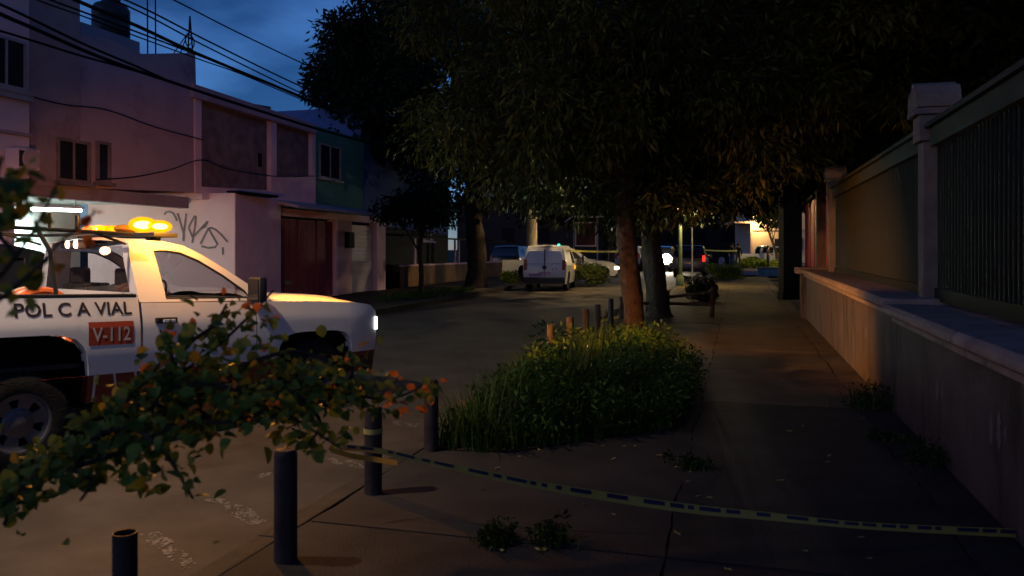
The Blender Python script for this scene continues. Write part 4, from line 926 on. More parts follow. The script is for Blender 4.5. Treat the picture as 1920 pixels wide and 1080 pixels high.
MB().box((1.95, -.68, 5.005), (.5, .18, .02), R(-20)).build('lens', E_WARM, up)
lamp('pole_light', 'SPOT', (1.95, -.68, 4.95), (1, .72, .36), 2600, up, .12, (2.6, -1.0, 0), 164, .5)
# billboard shelter
q = at(1098, 470, 42); bb = thing('notice_board', 'white framed notice board with red blotches beyond the van', 'notice board', (q.x, q.y, gz(q.y)), YAW)
f = MB().mm((-.50, -.04, 1.75), (.50, .04, 2.9)).build('panel', mat('board_print', (.09, .015, .02), .5, 0, .9, 3), bb)
for a, e in (((-.55, -.06, 1.68), (.55, .06, 1.75)), ((-.55, -.06, 2.9), (.55, .06, 2.97)), ((-.56, -.06, 1.75), (-.5, .06, 2.9)), ((.5, -.06, 1.75), (.56, .06, 2.9))): MB().mm(a, e).build('frame', M_WHITEW, f)
for s in (-1, 1): MB().tube([(s*.62, 0, 0), (s*.62, 0, 3.15)], .045, 8).build('post', M_FRAME, bb)
MB().prism([(-1.1, 3.0), (-.72, 3.28), (.75, 3.28), (.75, 3.22), (-.70, 3.22), (-1.05, 2.95)], -.4, .4, lambda u, v_, w_: (u, w_, v_)).build('roof', M_WHITEW, bb)
# wooden rail guard between the trunks and the walk
wg = thing('wooden_guard_rail', 'rough two rail wooden guard beside the dark tree trunk', 'rail')
def gpt0(px, py):
    d = 20.0
    for _ in range(6): d = F_PX*(CAM_H-gz(at(px, py, d).y))/(py-HOR)
    q_ = at(px, py, d); return Vector((q_.x, q_.y, gz(q_.y)))
A, B = gpt0(1251, 592), gpt0(1335, 595); D = gpt0(1165, 596)
for q, h_ in ((A, .62), (B, .70), (D, .5)): MB().tube([q+Vector((0, 0, -.1)), q+Vector((.01, 0, h_))], .055, 10).build('post', M_DKWOOD, wg)
for (za, zb2) in ((.44, .60), (.30, .30)): MB().tube([A+Vector((0, -.05, za)), B+Vector((0, -.05, zb2))], .038, 8).build('rail', M_DKWOOD, wg)
MB().tube([D+Vector((0, -.05, .32)), A+Vector((0, -.05, .32))], .036, 8).build('rail', M_DKWOOD, wg)
q = at(1353, 520, 45); wb_ = thing('pale_bollard', 'pale round topped bollard beside the far bushes', 'bollard', (q.x, q.y, gz(q.y)))
MB().lathe([(.16, -.05), (.16, .9), (.14, 1.0), (.08, 1.06), (.0001, 1.08)], 16).build('post', M_PINKW, wb_, True)
# far island and low planter
q = at(1393, 520, 50); isl = thing('traffic_island', 'low raised kerbed island under the standing people', 'kerb')
MB().box((q.x+.3, q.y+6, gz(q.y)+.04), (4.6, 14, .24), 0).build('island_body', M_CONC, isl, bevel=.03)
MB().box((q.x+.3, q.y-1.05, gz(q.y)+.045), (4.64, .1, .262), 0).build('island_kerb', M_PINKW, isl)
q = at(1447, 512, 46); pl = thing('low_planter', 'low blue grey planter wall at the sidewalk end', 'planter', (q.x, q.y, gz(q.y)))
MB().mm((-.8, -.3, -.05), (1.2, .3, .42)).build('wall', mat('blue_grey_render', (.20, .27, .30), .8), pl, bevel=.03)
MB().mm((-.86, -.36, .423), (1.26, .36, .48)).build('coping', M_COPE, pl, bevel=.01)
# lit house at the end of the street
q = at(1436, 470, 80); lh = thing('lit_house', 'warmly lit pale house at the end of the street', 'house', (q.x, q.y, gz(q.y)), YAW)
M_CREAM = mat('cream_render', (.62, .50, .42), .85, 0, .1, 1)
MB().mm((-1.4, 0, -.2), (6, 6, 3.4)).build('wall', M_CREAM, lh)
MB().mm((-3.2, -.3, 4.0), (-1.2, 5, 4.16)).build('porch_roof', M_CREAM, lh)
MB().mm((-1.62, -.3, -.2), (-1.42, .1, 4.0)).build('porch_column', M_CREAM, lh)
MB().mm((-1.4, .4, 3.403), (6, 6, 6.2)).build('upper_wall', M_CREAM, lh)
MB().mm((-1.45, -.15, 3.3), (6.05, 0.38, 3.45)).build('cornice', M_CREAM, lh)
for x in (.8, 2.6): f = MB().mm((x, -.03, 1.3), (x+1.1, -.002, 2.5)).build('window', M_FRAME, lh); MB().mm((x+.07, -.045, 1.37), (x+1.03, -.031, 2.43)).build('pane', M_DKGLASS, f)
wl = thing('wall_lamp', 'bright yellow wall lamp on the far lit house', 'lamp', (q.x, q.y, gz(q.y)), YAW)
MB().box((-.9, .25, 4.4), (.12, .14, .5)).build('housing', M_PLAST, wl); MB().box((-.9, .15, 4.4), (.16, .06, .42)).build('lens', E_WARM, wl, bevel=.02)
lamp('wall_lamp_light', 'POINT', (-.9, -.9, 4.1), (1, .62, .2), 700, wl, .15)

# ------------------------------------------------------------------ overhead cables
def cable(pxs, t, r_, lab):
    P = [onx(px, py, t) for px, py in pxs]; q = cr(P, 6)
    tag(MB().tube(q, r_, 6).build('overhead_cable', M_CABLE, None, True), lab, 'cable', 'overhead cables')
cable([(-90, -135), (60, -62), (240, 2), (380, 72), (530, 146), (640, 196)], -10.6, .018, 'upper of the close pair of cables under the topmost one')
cable([(-90, -122), (60, -52), (236, 10), (380, 84), (536, 161), (640, 210)], -10.7, .016, 'lower of the close pair of cables under the topmost one')
cable([(60, -130), (322, -2), (440, 58), (570, 120), (660, 160)], -10.2, .015, 'topmost overhead cable crossing the open sky')
cable([(-90, -108), (60, -36), (160, 8), (260, 50), (350, 92), (440, 130), (525, 165), (640, 215)], -11.0, .035, 'thick twisted cable bundle crossing in front of the tank')
cable([(-90, -80), (60, -14), (160, 24), (262, 62), (370, 103), (470, 142), (560, 178), (660, 222)], -11.1, .018, 'cable just under the thick twisted bundle')
cable([(-90, -72), (60, -4), (160, 32), (250, 66), (370, 110), (450, 138), (540, 176), (660, 226)], -11.1, .014, 'lowest of the cables passing behind the water tank')
cable([(-90, -18), (0, 26), (60, 52), (170, 100), (250, 130), (310, 150), (400, 180), (500, 212), (600, 243), (700, 270)], -11.6, .035, 'thick dark cable crossing the mauve wall')
cable([(-90, -30), (0, 8), (60, 36), (160, 84), (250, 122), (308, 148)], -11.58, .024, 'cable joining the thick dark one above the mauve wall')
cable([(-90, 34), (0, 58), (60, 76), (150, 104), (230, 126), (300, 147)], -11.62, .022, 'lower cable converging on the thick dark cable')
cable([(40, 176), (120, 196), (200, 206), (290, 238), (380, 262)], FT+.06, .014, 'thin cable stapled high across the mauve wall')
cable([(180, 337), (250, 332), (320, 318), (378, 300), (430, 318), (520, 331), (590, 330)], FT+.16, .014, 'thin drooping cable over the infill panels')

# ------------------------------------------------------------------ trees
def leaf_cloud(name, centres, rad, n_each, ll, lw, mats, parent, droop=.5, seed=1, squash=.8):
    g = np.random.default_rng(seed); cs = np.asarray(centres, float); N = len(cs)*n_each
    c_ = np.repeat(cs, n_each, 0); rr = np.repeat(np.asarray(rad, float), n_each)
    d = g.normal(size=(N, 3)); d /= np.linalg.norm(d, axis=1, keepdims=True); rad_ = rr*g.random(N)**.45
    p = c_+d*rad_[:, None]*np.array([1, 1, squash])
    ax = d*.7+g.normal(size=(N, 3))*.55; ax[:, 2] -= droop; ax /= np.linalg.norm(ax, axis=1, keepdims=True)
    s_ = np.cross(ax, g.normal(size=(N, 3))); s_ /= np.linalg.norm(s_, axis=1, keepdims=True); nn = np.cross(ax, s_)
    L_ = ll*g.uniform(.6, 1.3, N)[:, None]; W_ = lw*g.uniform(.7, 1.3, N)[:, None]
    V = np.stack([p, p+ax*L_*.45+s_*W_/2+nn*L_*.06, p+ax*L_+nn*-L_*.05, p+ax*L_*.45-s_*W_/2+nn*L_*.06], 1).reshape(-1, 3)
    me = bpy.data.meshes.new(name); me.vertices.add(N*4); me.vertices.foreach_set('co', V.ravel())
    me.loops.add(N*4); me.loops.foreach_set('vertex_index', np.arange(N*4)); me.polygons.add(N); me.polygons.foreach_set('loop_start', np.arange(0, N*4, 4)); me.polygons.foreach_set('loop_total', np.full(N, 4))
    for m_ in mats: me.materials.append(m_)
    if len(mats) > 1: me.polygons.foreach_set('material_index', (np.repeat(g.random(len(cs)), n_each)*.6+g.random(N)*.4 > .62).astype(np.int32))
    me.update(); me.validate()
    o = link(bpy.data.objects.new(name, me), parent); o['kind'] = 'stuff'; return o
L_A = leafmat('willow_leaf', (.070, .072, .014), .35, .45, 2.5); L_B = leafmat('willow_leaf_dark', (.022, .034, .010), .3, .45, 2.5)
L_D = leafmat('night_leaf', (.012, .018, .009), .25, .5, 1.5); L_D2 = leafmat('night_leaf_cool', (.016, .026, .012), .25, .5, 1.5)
def tree(name, label, base, trunk, rads, ells, n_cl, n_each, ll, lw, mats, bark, seed, droop=.5, cl_r=(.5, .9), limbs=9, extra=()):
    g = np.random.default_rng(seed); t = thing(name, label, 'tree', base)
    tr_ = [Vector(q) for q in trunk]; tc_ = cr(tr_, 5); rr = [rads[0]*(1-i/(len(tc_)-1))+rads[1]*i/(len(tc_)-1) for i in range(len(tc_))]
    rr[0] *= 1.5; rr[1] *= 1.15
    b = MB(); b.tube(tc_, rr, 14)
    for i, p in enumerate(b.v):
        q = Vector(p); k = 1+.07*math.sin(i*1.7)+.05*math.sin(q.z*6+i); c_ = min(tc_, key=lambda e: abs(e.z-q.z)); b.v[i] = tuple(Vector((c_.x, c_.y, q.z))+(Vector((q.x, q.y, 0))-Vector((c_.x, c_.y, 0)))*k)
    b.build('trunk', bark, t, True)
    cs = []
    for (c_, r_, wgt) in ells:
        k = int(n_cl*wgt); d = g.normal(size=(k, 3)); d /= np.linalg.norm(d, axis=1, keepdims=True)
        cs.append(np.array(c_)+d*np.array(r_)*(g.random(k)**.33)[:, None])
    cs = np.concatenate(cs)
    if len(extra): cs = np.concatenate([cs, np.array(extra, float)])
    top = tc_[-1]; idx = g.choice(len(cs), limbs, replace=False)
    for i in idx:
        e = Vector(cs[i]); st = tc_[int(len(tc_)*g.uniform(.55, .95))]; mid = (st+e)/2+Vector((0, 0, .35))+Vector(g.normal(size=3)*.25)
        q = cr([st, mid, e], 5); r0 = rads[1]*.62; MB().tube(q, [r0*(1-.85*k/(len(q)-1)) for k in range(len(q))], 7).build('limb', bark, t, True)
    leaf_cloud('crown', cs, g.uniform(*cl_r, len(cs)), n_each, ll, lw, mats, t, droop, seed)
    return t
g1 = gz(14.5)
low = [(-2.6, .2, 2.9), (-1.6, -1.0, 2.7), (-.6, -.6, 2.6), (.5, -.4, 2.55), (1.0, .3, 2.5), (1.8, .5, 2.7), (2.3, -.2, 3.0), (-2.0, .9, 2.75), (-3.4, .2, 3.4), (-3.8, -.5, 3.8), (-3.0, -1.4, 3.5), (.2, 1.0, 2.3), (-.3, .5, 2.35), (-1.2, .2, 2.55), (2.9, .6, 3.2)]
tree('willow_tree', 'big drooping tree with an orange lit trunk beyond the grass', (-1.9, 14.5, g1), [(.12, 0, -.1), (.05, 0, .8), (-.05, .02, 1.7), (-.08, .05, 2.6), (.05, .1, 3.6), (.1, .1, 4.6)], (.19, .15),
     [((0, 0, 5.9), (4.0, 3.4, 2.7), .55), ((-.4, -.6, 4.2), (3.3, 2.4, 1.2), .3), ((1.8, .4, 5.2), (3.2, 2.6, 2.2), .3)], 250, 250, .19, .046, [L_A, L_B], M_BARK, 3, .75, (.45, .8), 14, low)
g2 = gz(19.2)
tree('shade_tree', 'dark broad trunk of the second tree next to the wooden rail', (-1.95, 19.3, g2), [(.12, 0, -.1), (.02, 0, 1.0), (-.12, .0, 2.2), (-.2, .1, 3.4), (-.2, .1, 5.0)], (.27, .2),
     [((.3, .3, 6.2), (4.6, 3.8, 3.2), .7), ((.8, .2, 4.0), (3.6, 2.6, 1.0), .3)], 210, 210, .24, .07, [L_D, L_B], M_BARK2, 5, .5, (.6, 1.0), 10, [(.6, -.3, 2.7), (1.6, .2, 2.75), (2.4, .5, 3.0), (3.0, .2, 3.3), (3.6, 0, 3.6)])
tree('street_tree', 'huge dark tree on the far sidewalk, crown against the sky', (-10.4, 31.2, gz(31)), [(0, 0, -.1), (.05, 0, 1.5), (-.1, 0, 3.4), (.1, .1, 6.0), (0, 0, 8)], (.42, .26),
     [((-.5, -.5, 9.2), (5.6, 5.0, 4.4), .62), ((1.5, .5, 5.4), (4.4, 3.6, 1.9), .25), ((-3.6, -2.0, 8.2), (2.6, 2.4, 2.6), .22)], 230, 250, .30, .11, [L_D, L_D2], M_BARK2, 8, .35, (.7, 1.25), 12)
tree('small_tree', 'small round headed tree on the far grass strip', (-11.0, 26.8, gz(27)), [(0, 0, -.1), (.02, 0, .8), (-.04, 0, 1.6), (.05, .05, 2.3)], (.10, .07),
     [((0, 0, 3.0), (1.55, 1.4, .62), 1.0)], 42, 190, .16, .07, [L_D, L_D2], M_BARK2, 11, .35, (.35, .6), 8)
tree('garden_tree', 'black tree mass behind the stone fence, nearest the right edge', (6.2, 10.5, .05), [(0, 0, -.1), (.1, 0, 2), (0, .1, 4), (.1, .1, 6)], (.3, .2),
     [((-.3, .2, 7.0), (4.3, 4.2, 3.6), 1.0)], 190, 220, .26, .09, [L_D], M_BARK2, 13, .4, (.7, 1.1), 8)
tree('garden_tree', 'dark tree behind the second fence pillar', (5.0, 18.5, gz(18)), [(0, 0, -.1), (.1, 0, 2), (0, .1, 4), (.1, .1, 6)], (.3, .2),
     [((-.6, 0, 6.8), (4.6, 4.0, 3.6), 1.0)], 190, 220, .28, .10, [L_D], M_BARK2, 17, .4, (.7, 1.1), 8)
tree('garden_tree', 'dark tree behind the maroon gate', (4.4, 27.5, gz(27)), [(0, 0, -.1), (.1, 0, 2), (0, .1, 4), (.1, .1, 6)], (.3, .2),
     [((-1.0, 0, 7.4), (5.2, 4.4, 4.4), 1.0)], 190, 210, .34, .13, [L_D], M_BARK2, 19, .4, (.8, 1.3), 8)
tree('avenue_tree', 'dark tree overhanging the lamp post from behind the black pillar', (3.2, 38.0, gz(38)), [(0, 0, -.1), (.1, 0, 2), (0, .1, 3.6), (.1, .1, 6)], (.24, .18),
     [((-3.6, -.5, 7.4), (6.0, 4.6, 3.8), .8), ((-5.4, -3.0, 3.9), (2.4, 1.6, .5), .12)], 200, 200, .36, .14, [L_D, L_B], M_BARK2, 23, .4, (.8, 1.4), 8)
tree('avenue_tree', 'far dark tree above the notice board', (-8.5, 52, gz(52)), [(0, 0, -.1), (.1, 0, 2), (0, .1, 4), (.1, .1, 7)], (.32, .2),
     [((0, 0, 9.0), (8.6, 5.0, 6.0), 1.0)], 180, 200, .55, .24, [L_D], M_BARK2, 29, .35, (1.2, 2.0), 8)
tree('avenue_tree', 'far dark tree above the white crew pickup', (7.4, 64, gz(64)), [(0, 0, -.1), (.1, 0, 2), (0, .1, 4), (.1, .1, 7)], (.3, .2),
     [((-6, 0, 9.8), (9.0, 5.0, 5.4), 1.0)], 180, 200, .55, .24, [L_D], M_BARK2, 31, .35, (1.2, 2.0), 8)
q = at(1455, 500, 60)
tree('crooked_tree', 'small crooked tree silhouetted against the lit house', (q.x, q.y, gz(q.y)), [(0, 0, -.1), (.05, 0, 1.0), (-.25, 0, 2.0), (-.6, 0, 3.0)], (.12, .07),
     [((-.4, 0, 3.9), (1.3, 1.0, .6), 1.0)], 16, 90, .3, .1, [L_D], M_BARK2, 37, .6, (.3, .55), 6)
leaf_cloud('foliage', HEDGE_SCREEN[1], [.5]*len(HEDGE_SCREEN[1]), 110, .13, .06, [L_D], HEDGE_SCREEN[0], .1, 91)
# distant wood and roofs closing the street
M_FARW = mat('far_wall_render', (.028, .024, .024), .9)
for k, (x, y, w_, h_, lab) in enumerate(((-20, 78, 16, 6.5, 'dark far house closing the street on the left'), (-5.5, 92, 13, 6.0, 'dark far house closing the street behind the headlight'), (22, 60, 22, 7.5, 'dark far house hidden behind the garden trees'))):
    hh = thing('far_house', lab, 'house', (x, y, gz(y)))
    MB().mm((-w_/2, 0, -1), (w_/2, 8, h_)).build('wall', M_FARW, hh); MB().mm((-w_/2-.2, -.2, h_+.003), (w_/2+.2, 8.2, h_+.35)).build('parapet', M_FARW, hh)
    for e in range(4):
        f = MB().mm((-w_/2+1.2+e*w_/4.4, -.05, 2.2), (-w_/2+2.5+e*w_/4.4, -.002, 3.6)).build('window', M_DARK, hh); MB().mm((-w_/2+1.28+e*w_/4.4, -.07, 2.28), (-w_/2+2.42+e*w_/4.4, -.052, 3.52)).build('pane', M_DARK, f)

# ------------------------------------------------------------------ bushes and planting
def bush(name, label, base, r_, n, m_, seed, ll=.10, lw=.05, cat='bush', group=None):
    g = np.random.default_rng(seed); t = thing(name, label, cat, base, 0, group); cs = [(g.uniform(-1, 1)*r_[0]*.6, g.uniform(-1, 1)*r_[1]*.6, r_[2]*g.uniform(.25, .75)) for _ in range(n)]
    for c_ in cs[:6]: MB().tube([(0, 0, -.03), (c_[0]*.6, c_[1]*.6, c_[2]*.6), c_], [.02, .014, .006], 6).build('stem', M_BARK2, t)
    leaf_cloud('foliage', cs, g.uniform(.35, .55, n)*min(r_), 150, ll, lw, m_, t, .1, seed, .9); return t
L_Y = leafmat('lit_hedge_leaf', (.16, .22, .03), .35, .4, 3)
q = at(1310, 545, 24); bush('clipped_bush', 'dark rounded bush behind the wooden rail', (q.x, q.y, gz(q.y)), (.62, .5, .75), 22, [L_D, mat('dead_leaf', (.10, .05, .03), .9)], 41)
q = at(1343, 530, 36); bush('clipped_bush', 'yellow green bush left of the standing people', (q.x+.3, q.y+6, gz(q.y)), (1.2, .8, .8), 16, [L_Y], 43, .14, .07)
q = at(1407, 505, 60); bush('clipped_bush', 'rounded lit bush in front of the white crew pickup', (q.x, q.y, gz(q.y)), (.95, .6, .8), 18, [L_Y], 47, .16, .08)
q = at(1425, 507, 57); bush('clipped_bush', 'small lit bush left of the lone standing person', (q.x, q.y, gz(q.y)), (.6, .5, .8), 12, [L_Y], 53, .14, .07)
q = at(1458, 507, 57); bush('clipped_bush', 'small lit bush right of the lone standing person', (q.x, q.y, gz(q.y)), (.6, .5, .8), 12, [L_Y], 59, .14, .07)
q = at(1105, 525, 36.5); bush('clipped_bush', 'dense olive hedge right of the van', (q.x, q.y, gz(q.y)-.1), (1.0, .7, 1.0), 20, [leafmat('hedge_leaf', (.07, .09, .025), .3)], 61, .12, .06)
q = at(955, 525, 37); bush('clipped_bush', 'low green clump left of the van wheel', (q.x, q.y, gz(q.y)), (.5, .4, .55), 10, [L_Y], 67, .12, .05)
# overgrown grass in the kerbside bed
pts = []
def in_bed(x, y): return -2.42 < x < (-.55 if y > 7.4 else -.55-(7.4-y)*1.05) and 6.12 < y < 11.3+.5*math.sin(x*3)
while len(pts) < 12000:
    x, y = random.uniform(-2.45, -.4), random.uniform(6.1, 12.0)
    if in_bed(x, y) and random.random() < (1.15 if y < 9 else .8): pts.append((x, y, gz(y)))
bed = tag(MB().add([(-2.46, 6.1, .012), (-1.75, 6.2, .013), (-.58, 7.5, .021), (-.56, 11.4, .045), (-2.46, 11.6, .046)], [(0, 1, 2, 3, 4)]).build('planting_bed', M_SOIL), kind='structure')
def hmap(x, y):
    e = min(x+2.5, (-.5 if y > 7.4 else -.5-(7.4-y)*1.05)-x, y-6.0, 12.0-y); r_ = min(1, .42+.62*max(0, e)**.6)*(1 if y < 8.5 else 1-.10*(y-8.5))
    return r_*1.12*(.92+.26*math.sin(x*3.7+y*1.9)*math.sin(y*2.6-x)+.16*math.sin(x*7.1-y*4.3)+.12*math.sin(y*8.3+x*2))
gr_a = [p for p in pts if random.random() < .5]; 
G_ = bpy.data.objects
og = blades('overgrown_grass', [p for p in pts], .34, .80, .0085, [M_GRASS, M_GRASS, M_GRASS3, M_GRASS2], None, 4, 1.15, hmap)
tag(og, 'tall unkempt green grass filling the kerbside bed', 'grass', kind='stuff')
cs = []
for _ in range(420):
    x, y = -.6-1.75*random.random()**1.5, random.uniform(6.3, 13.0)
    if in_bed(x, y): cs.append((x, y, gz(y)+random.uniform(.08, .62)*hmap(x, y)))
tag(leaf_cloud('weed_leaves', cs, [.20]*len(cs), 60, .07, .026, [M_GRASS, M_GRASS3], None, .0, 71), 'leafy weeds mixed into the tall grass', 'weeds', kind='stuff')
M_PETAL = mat('white_petal', (.75, .72, .70), .7)
fx = [(1184, 722), (1168, 718), (1192, 720), (1232, 763), (1240, 772), (1193, 774), (1198, 793), (1203, 789), (1208, 806), (1101, 648), (1118, 684), (1137, 679), (1160, 667), (1274, 680), (1282, 688), (1268, 674), (1143, 757), (1160, 769), (1284, 702), (1060, 653)]
tf = thing('flower_patch', 'small white flowers scattered over the right half of the grass', 'flowers')
for k, (px, py) in enumerate(fx):
    d = 9.6-(py-650)/160*2.4; q = at(px, py, d); b = MB()
    for e in range(5):
        a = e*1.2566+k; b.add([q, q+Vector((.012*math.cos(a-.5), -.004, .012*math.sin(a-.5))), q+Vector((.021*math.cos(a), -.006, .021*math.sin(a))), q+Vector((.012*math.cos(a+.5), -.004, .012*math.sin(a+.5)))], [(0, 1, 2, 3)])
    o = b.build('flower', M_PETAL, tf); MB().tube([q+Vector((0, .002, 0)), (q.x, q.y+.05, max(.02, q.z-.35))], .002, 4).build('stalk', M_GRASS3, o)
# weeds in the joints
def weed(label, px, py, r_, h_, n, seed):
    q = gpt0(px, py); g = random.Random(seed); P = []
    t = thing('weed', label, 'weed', q, 0, 'weeds in the pavement joints')
    o = blades('blade_tuft', [(g.gauss(0, r_*.35), g.gauss(0, r_*.35), 0) for _ in range(n)], h_*.5, h_, .006, [M_GRASS3, M_GRASS], t, 3, 1.2); o['kind'] = 'stuff'
    leaf_cloud('leaves', [(g.gauss(0, r_*.4), g.gauss(0, r_*.3), g.uniform(.1, .7)*h_) for _ in range(10)], [r_*.35]*10, 30, .045, .02, [L_D2, M_GRASS3], t, 0, seed)
weed('left one of two small dark weeds in the front pavement joint', 928, 1020, .14, .13, 70, 1)
weed('right one of two small dark weeds in the front pavement joint', 1036, 1018, .15, .13, 80, 2)
weed('leafy weed at the wall foot beside the cross joint', 1632, 765, .30, .30, 150, 3)
weed('dark weed at the wall foot nearer the camera', 1735, 866, .26, .20, 120, 4)
weed('low weed in the long joint right of the grass', 1297, 878, .12, .10, 60, 5)
weed('flat weed tuft in the right hand joint', 1665, 826, .14, .07, 50, 6)
# fallen leaves
M_FL = mat('fallen_leaf', (.26, .20, .08), .8, 0, .4, 5)
b = MB(); rs = random.Random(9)
spots = [(920, 1031), (940, 1034), (1010, 1034), (1022, 1031), (1405, 692), (1505, 800), (1555, 856), (1552, 868), (1330, 935), (1310, 932), (1615, 1010), (1630, 1050), (1510, 1036), (1150, 967), (1095, 948), (1150, 862), (1235, 855), (1130, 838), (1170, 838), (1190, 838), (1290, 905), (1295, 887), (1270, 1002), (1365, 1070), (975, 858), (1010, 845), (1420, 592), (1500, 1008)]
spots += [(rs.uniform(900, 1700), rs.uniform(760, 1075)) for _ in range(8)]
for (px, py) in spots:
    q = gpt0(px, py); a = rs.uniform(0, 6.28); l_ = rs.uniform(.016, .034); w_ = l_*rs.uniform(.3, .6); ca, sa = math.cos(a), math.sin(a)
    P = [(-1, 0, .004), (-.3, .9, .012), (.5, .7, .008), (1, 0, .016), (.5, -.7, .006), (-.3, -.9, .012)]
    b.add([(q.x+ca*u*l_-sa*v_*w_, q.y+sa*u*l_+ca*v_*w_, q.z+z) for u, v_, z in P], [(0, 1, 2, 3), (0, 3, 4, 5)])
tag(b.build('fallen_leaves', M_FL), 'dry yellow leaves strewn over the sidewalk', 'leaves', kind='stuff')

# ------------------------------------------------------------------ arching shrub in the foreground
LF_G = leafmat('shrub_leaf', (.15, .20, .035), .35, .4, 9); LF_D = leafmat('shrub_leaf_dark', (.085, .12, .022), .3, .4, 9)
LF_R = leafmat('young_red_leaf', (.60, .17, .03), .5, .35, 9); LF_Y = leafmat('yellowing_leaf', (.34, .24, .03), .4, .35, 9)
def leafmesh(nm, l_, w_, fold, m_):
    b = MB(); N = 6; V = []
    for i in range(N+1):
        u = i/N; ww = w_*math.sin(math.pi*u**.85)**.62 if 0 < i < N else .0; bend = -.25*l_*u*u
        V += [(u*l_, -ww/2, bend+fold*ww), (u*l_, 0, bend), (u*l_, ww/2, bend+fold*ww)]
    fs = [(3*i+k, 3*i+k+1, 3*i+k+4, 3*i+k+3) for i in range(N) for k in range(2)]
    b.add(V, fs); o = b.build(nm, m_, None, True, weld=True); me = o.data; bpy.data.objects.remove(o); return me
LM = {k: [leafmesh('leaf', .055*s, .046*s, f, m_) for s, f in ((1, .25), (1.2, .15), (.85, .35))] for k, m_ in (('g', LF_G), ('d', LF_D), ('r', LF_R), ('y', LF_Y))}
sh = thing('arching_shrub', 'leafy shrub arching in from the left with orange lit tips', 'shrub', tuple(at(-230, 1150, 2.35)*1.0))
sh.location.z = 0; shl = Vector(sh.location)
canes = [([(-230, 1150, 2.35), (-60, 1010, 2.4), (60, 900, 2.45), (170, 825, 2.55), (290, 735, 2.65), (400, 655, 2.75), (470, 590, 2.85), (512, 545, 2.95)], 'up'),
         ([(-230, 1150, 2.35), (-40, 980, 2.45), (120, 880, 2.55), (260, 800, 2.6), (390, 745, 2.7), (520, 715, 2.8), (640, 735, 2.9), (730, 748, 3.0), (808, 716, 3.05)], 'up'),
         ([(290, 735, 2.65), (380, 720, 2.6), (470, 740, 2.6), (560, 790, 2.65), (630, 835, 2.7)], 'dn'),
         ([(170, 825, 2.55), (240, 800, 2.5), (300, 840, 2.45), (330, 880, 2.42), (362, 935, 2.4)], 'dn'),
         ([(60, 900, 2.45), (120, 880, 2.4), (170, 900, 2.35), (150, 940, 2.3)], 'dn'),
         ([(-60, 1010, 2.4), (-10, 940, 2.35), (30, 900, 2.3), (70, 880, 2.25)], 'dn'),
         ([(390, 745, 2.7), (450, 690, 2.75), (540, 660, 2.8), (600, 670, 2.85), (650, 690, 2.9), (680, 665, 2.95)], 'up'),
         ([(300, 735, 2.65), (320, 690, 2.65), (318, 650, 2.7), (300, 620, 2.75)], 'tw'),
         ([(290, 735, 2.65), (350, 650, 2.7), (400, 610, 2.75), (425, 570, 2.8)], 'up'),
         ([(170, 825, 2.55), (210, 780, 2.55), (270, 720, 2.6), (300, 680, 2.65)], 'tw'),
         ([(520, 715, 2.8), (580, 760, 2.8), (600, 800, 2.78), (570, 840, 2.75)], 'dn'),
         ([(640, 735, 2.9), (660, 700, 2.9), (655, 660, 2.9)], 'up'),
         ([(120, 880, 2.55), (220, 850, 2.5), (330, 800, 2.5), (430, 790, 2.55), (500, 770, 2.6)], 'up'),
         ([(-40, 980, 2.45), (0, 960, 2.3), (20, 930, 2.25), (8, 985, 2.2)], 'dn')]
for k, (px, py, d) in enumerate(((-230, 1150, 2.35), (-230, 1150, 2.35), (-120, 640, 1.5), (-120, 450, 1.5))):   # stems up from the root
    e = at(px, py, d)-shl; a_ = Vector((.03*math.cos(k*2), .03*math.sin(k*2), -.05)); m_ = a_.lerp(e, .5)+Vector((-.12 if k > 1 else 0, -.05, .12))
    MB().tube(cr([a_, m_, e], 6), [.014-.006*i/12 for i in range(13)], 7).build('stem', M_BARK2, sh, True)
rs = random.Random(21); leaves = []
for pth, kd in canes:
    q = cr([at(*p) for p in pth], 8); n = len(q)
    MB().tube([p-shl for p in q], [.009*(1-.75*i/(n-1))+.0015 for i in range(n)], 6).build('cane', M_BARK2, sh, True)
    Ln = sum((q[i+1]-q[i]).length for i in range(n-1)); k = int(Ln*(210 if Ln > .5 else 180))
    for i in range(k):
        u = (i+rs.random())/k; p = q[min(n-1, int(u*(n-1)))]
        off = Vector((rs.gauss(0, 1), rs.gauss(0, .7), rs.gauss(0, .9)))*(.10*(1-.6*u)+.012 if kd == 'up' else .03 if kd == 'tw' else .07)
        px_ = 960+F_PX*((p.x*cY+p.y*sY)/(-p.x*sY+p.y*cY))
        tip = kd != 'dn' and u > .86 and px_ > 150
        c_ = 'r' if (tip and rs.random() < .6) or (px_ > 230 and off.z > .07 and rs.random() < .16) else rs.choice('ggggdddy' if rs.random() < .3 else 'gggddd')
        leaves.append((p+off, c_, rs.uniform(.40, .68) if c_ == 'r' else rs.uniform(.45, 1.0)))
# the near cluster at the upper left
for pth in ([(-120, 640, 1.5), (-20, 540, 1.5), (30, 480, 1.5), (70, 420, 1.55), (110, 340, 1.6)], [(-120, 640, 1.5), (0, 560, 1.45), (60, 510, 1.45), (100, 480, 1.45)], [(-120, 450, 1.5), (-20, 380, 1.5), (30, 350, 1.5), (60, 335, 1.52)], [(30, 480, 1.5), (-10, 420, 1.5), (-5, 330, 1.5), (5, 295, 1.55)]):
    q = cr([at(*p) for p in pth], 6); n = len(q); MB().tube([p-shl for p in q], [.006*(1-.6*i/(n-1)) for i in range(n)], 6).build('cane', M_BARK2, sh, True)
    for i in range(15):
        u = .25+.75*(i+rs.random())/15; p = q[min(n-1, int(u*(n-1)))]; off = Vector((rs.gauss(0, 1), rs.gauss(0, .6), rs.gauss(0, 1)))*.022
        leaves.append((p+off, 'y' if u > .85 and rs.random() < .6 else rs.choice('ggd'), rs.uniform(.4, .8)))
